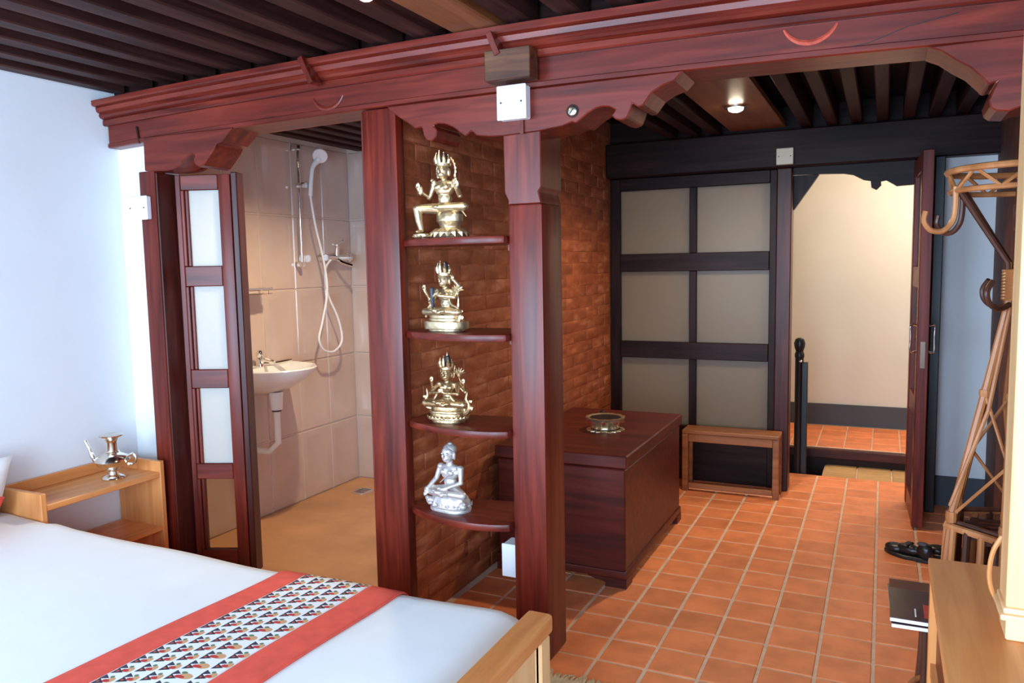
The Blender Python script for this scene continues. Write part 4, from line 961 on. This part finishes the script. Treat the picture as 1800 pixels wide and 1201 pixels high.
def bend(u, v): return u - 0.06 * max(0, 2.0 - v) * (1.0 if u < -1.6 else .35) + .006 * math.sin(7 * v)
vs = lin(0.15, 2.36, 80)
clothgrid('printed_panel', lin(-1.80, -1.53, 14), vs, 'runner_print', rn, .006, lambda u, v: (v / 0.058, (u + 1.80) / 0.054), bend)
clothgrid('border', lin(-1.905, -1.80, 8), vs, 'red_cloth', rn, .007, None, bend)
clothgrid('border', lin(-1.53, -1.405, 8), vs, 'red_cloth', rn, .007, None, bend)

def pillow(name, label, cat, loc, size, rot, mat):
    mb = MB(); nx = 18; top = []; bot = []
    for i in range(nx + 1):
        r1, r2 = [], []
        for j in range(nx + 1):
            a, c = -1 + 2 * i / nx, -1 + 2 * j / nx
            h = (max(0, 1 - a ** 4) * max(0, 1 - c ** 4)) ** .45
            k = 1 - .05 * (1 - abs(a) ** 2) * abs(c) ** 3; k2 = 1 - .05 * (1 - abs(c) ** 2) * abs(a) ** 3
            x, y = a * size[0] / 2 * k2, c * size[1] / 2 * k
            r1.append(mb.bm.verts.new((x, y, h * size[2] / 2))); r2.append(r1[-1] if i in (0, nx) or j in (0, nx) else mb.bm.verts.new((x, y, -h * size[2] / 2)))
        top.append(r1); bot.append(r2)
    for i in range(nx):
        for j in range(nx):
            mb.bm.faces.new((top[i][j], top[i + 1][j], top[i + 1][j + 1], top[i][j + 1])); 
            q = (bot[i][j], bot[i][j + 1], bot[i + 1][j + 1], bot[i + 1][j])
            try: mb.bm.faces.new(q)
            except ValueError: pass
    return tag(mb.build(name, mat, None, loc, smooth=70, rot=rot), label, cat)
pillow('pillow', 'white pillow leaning at the head of the bed', 'pillow', (-3.385, 1.77, .64), (.38, .54, .12), (0, math.radians(-66), 0), 'linen')
pillow('cushion', 'red cushion leaning in front of the white pillow', 'cushion', (-3.21, 1.72, .615), (.24, .32, .09), (0, math.radians(-40), math.radians(8)), 'red_cloth')

ns = thing('nightstand', 'open honey oak nightstand against the white left wall', 'nightstand', (-3.335, 2.38, 0))
def N_(x0, x1, y0, y1, z0, z1): return MB().box(x0 + 3.335, x1 + 3.335, y0 - 2.38, y1 - 2.38, z0, z1)
N_(-3.495, -3.195, 2.09, 2.67, .565, .592).build('top', 'oak_y', ns, bevel=.003)
N_(-3.495, -3.478, 2.09, 2.67, .592, .645).build('back_rail', 'oak_y', ns, bevel=.003)
N_(-3.495, -3.19, 2.065, 2.09, 0, .645).build('side_panel', 'oak_z', ns, bevel=.003)
N_(-3.495, -3.19, 2.67, 2.695, 0, .645).build('side_panel', 'oak_z', ns, bevel=.003)
N_(-3.495, -3.20, 2.09, 2.67, .295, .318).build('lower_shelf', 'oak_y', ns, bevel=.003)
ew = thing('ewer', 'polished silvery ewer with long spout on the nightstand', 'ewer', (-3.31, 2.505, .592), math.radians(25))
MB().lathe([(.050, 0), (.054, .004), (.050, .012), (.026, .022), (.022, .036), (.034, .046), (.066, .066), (.078, .088), (.070, .108), (.040, .122), (.026, .132), (.024, .175), (.030, .196), (.052, .206), (.054, .212), (.040, .214), (.020, .206)], n=36).build('ewer_body', 'brass', ew, smooth=50)
MB().tube(spline([(-.066, 0, .085), (-.09, 0, .10), (-.105, 0, .14), (-.125, 0, .185)], 5), [.014] * 5 + [.011] * 5 + [.008] * 5 + [.007], 10).build('spout', 'brass', ew)
MB().tube(spline([(.070, 0, .105), (.10, 0, .118), (.112, 0, .098), (.10, 0, .07), (.074, 0, .07)], 5), .007, 8).build('handle', 'brass', ew)
MB().lathe([(.030, 0), (.034, .004), (.030, .008)], (0, 0, .128), 24).build('neck_ring', 'brass', ew)

# rug corner
rg = thing('wool_rug', 'cream fringed wool rug on the tiles by the bed foot', 'rug', (-0.50, 1.90, 0))
MB().box(-.62, .28, -.9, .735, .001, .014).build('rug_body', 'rug_wool', rg, bevel=.005)
fr = MB()
for k in range(70):
    x = -.62 + .90 * k / 69; a = random.uniform(-.5, .5); l_ = random.uniform(.045, .07)
    fr.tube([(x, .72, .010), (x + .5 * l_ * math.sin(a), .72 + .6 * l_, .012), (x + l_ * math.sin(a), .72 + l_, .006)], [.006, .005, .003], 5)
fo = fr.build('fringe', 'rug_wool', rg); fo['kind'] = 'stuff'
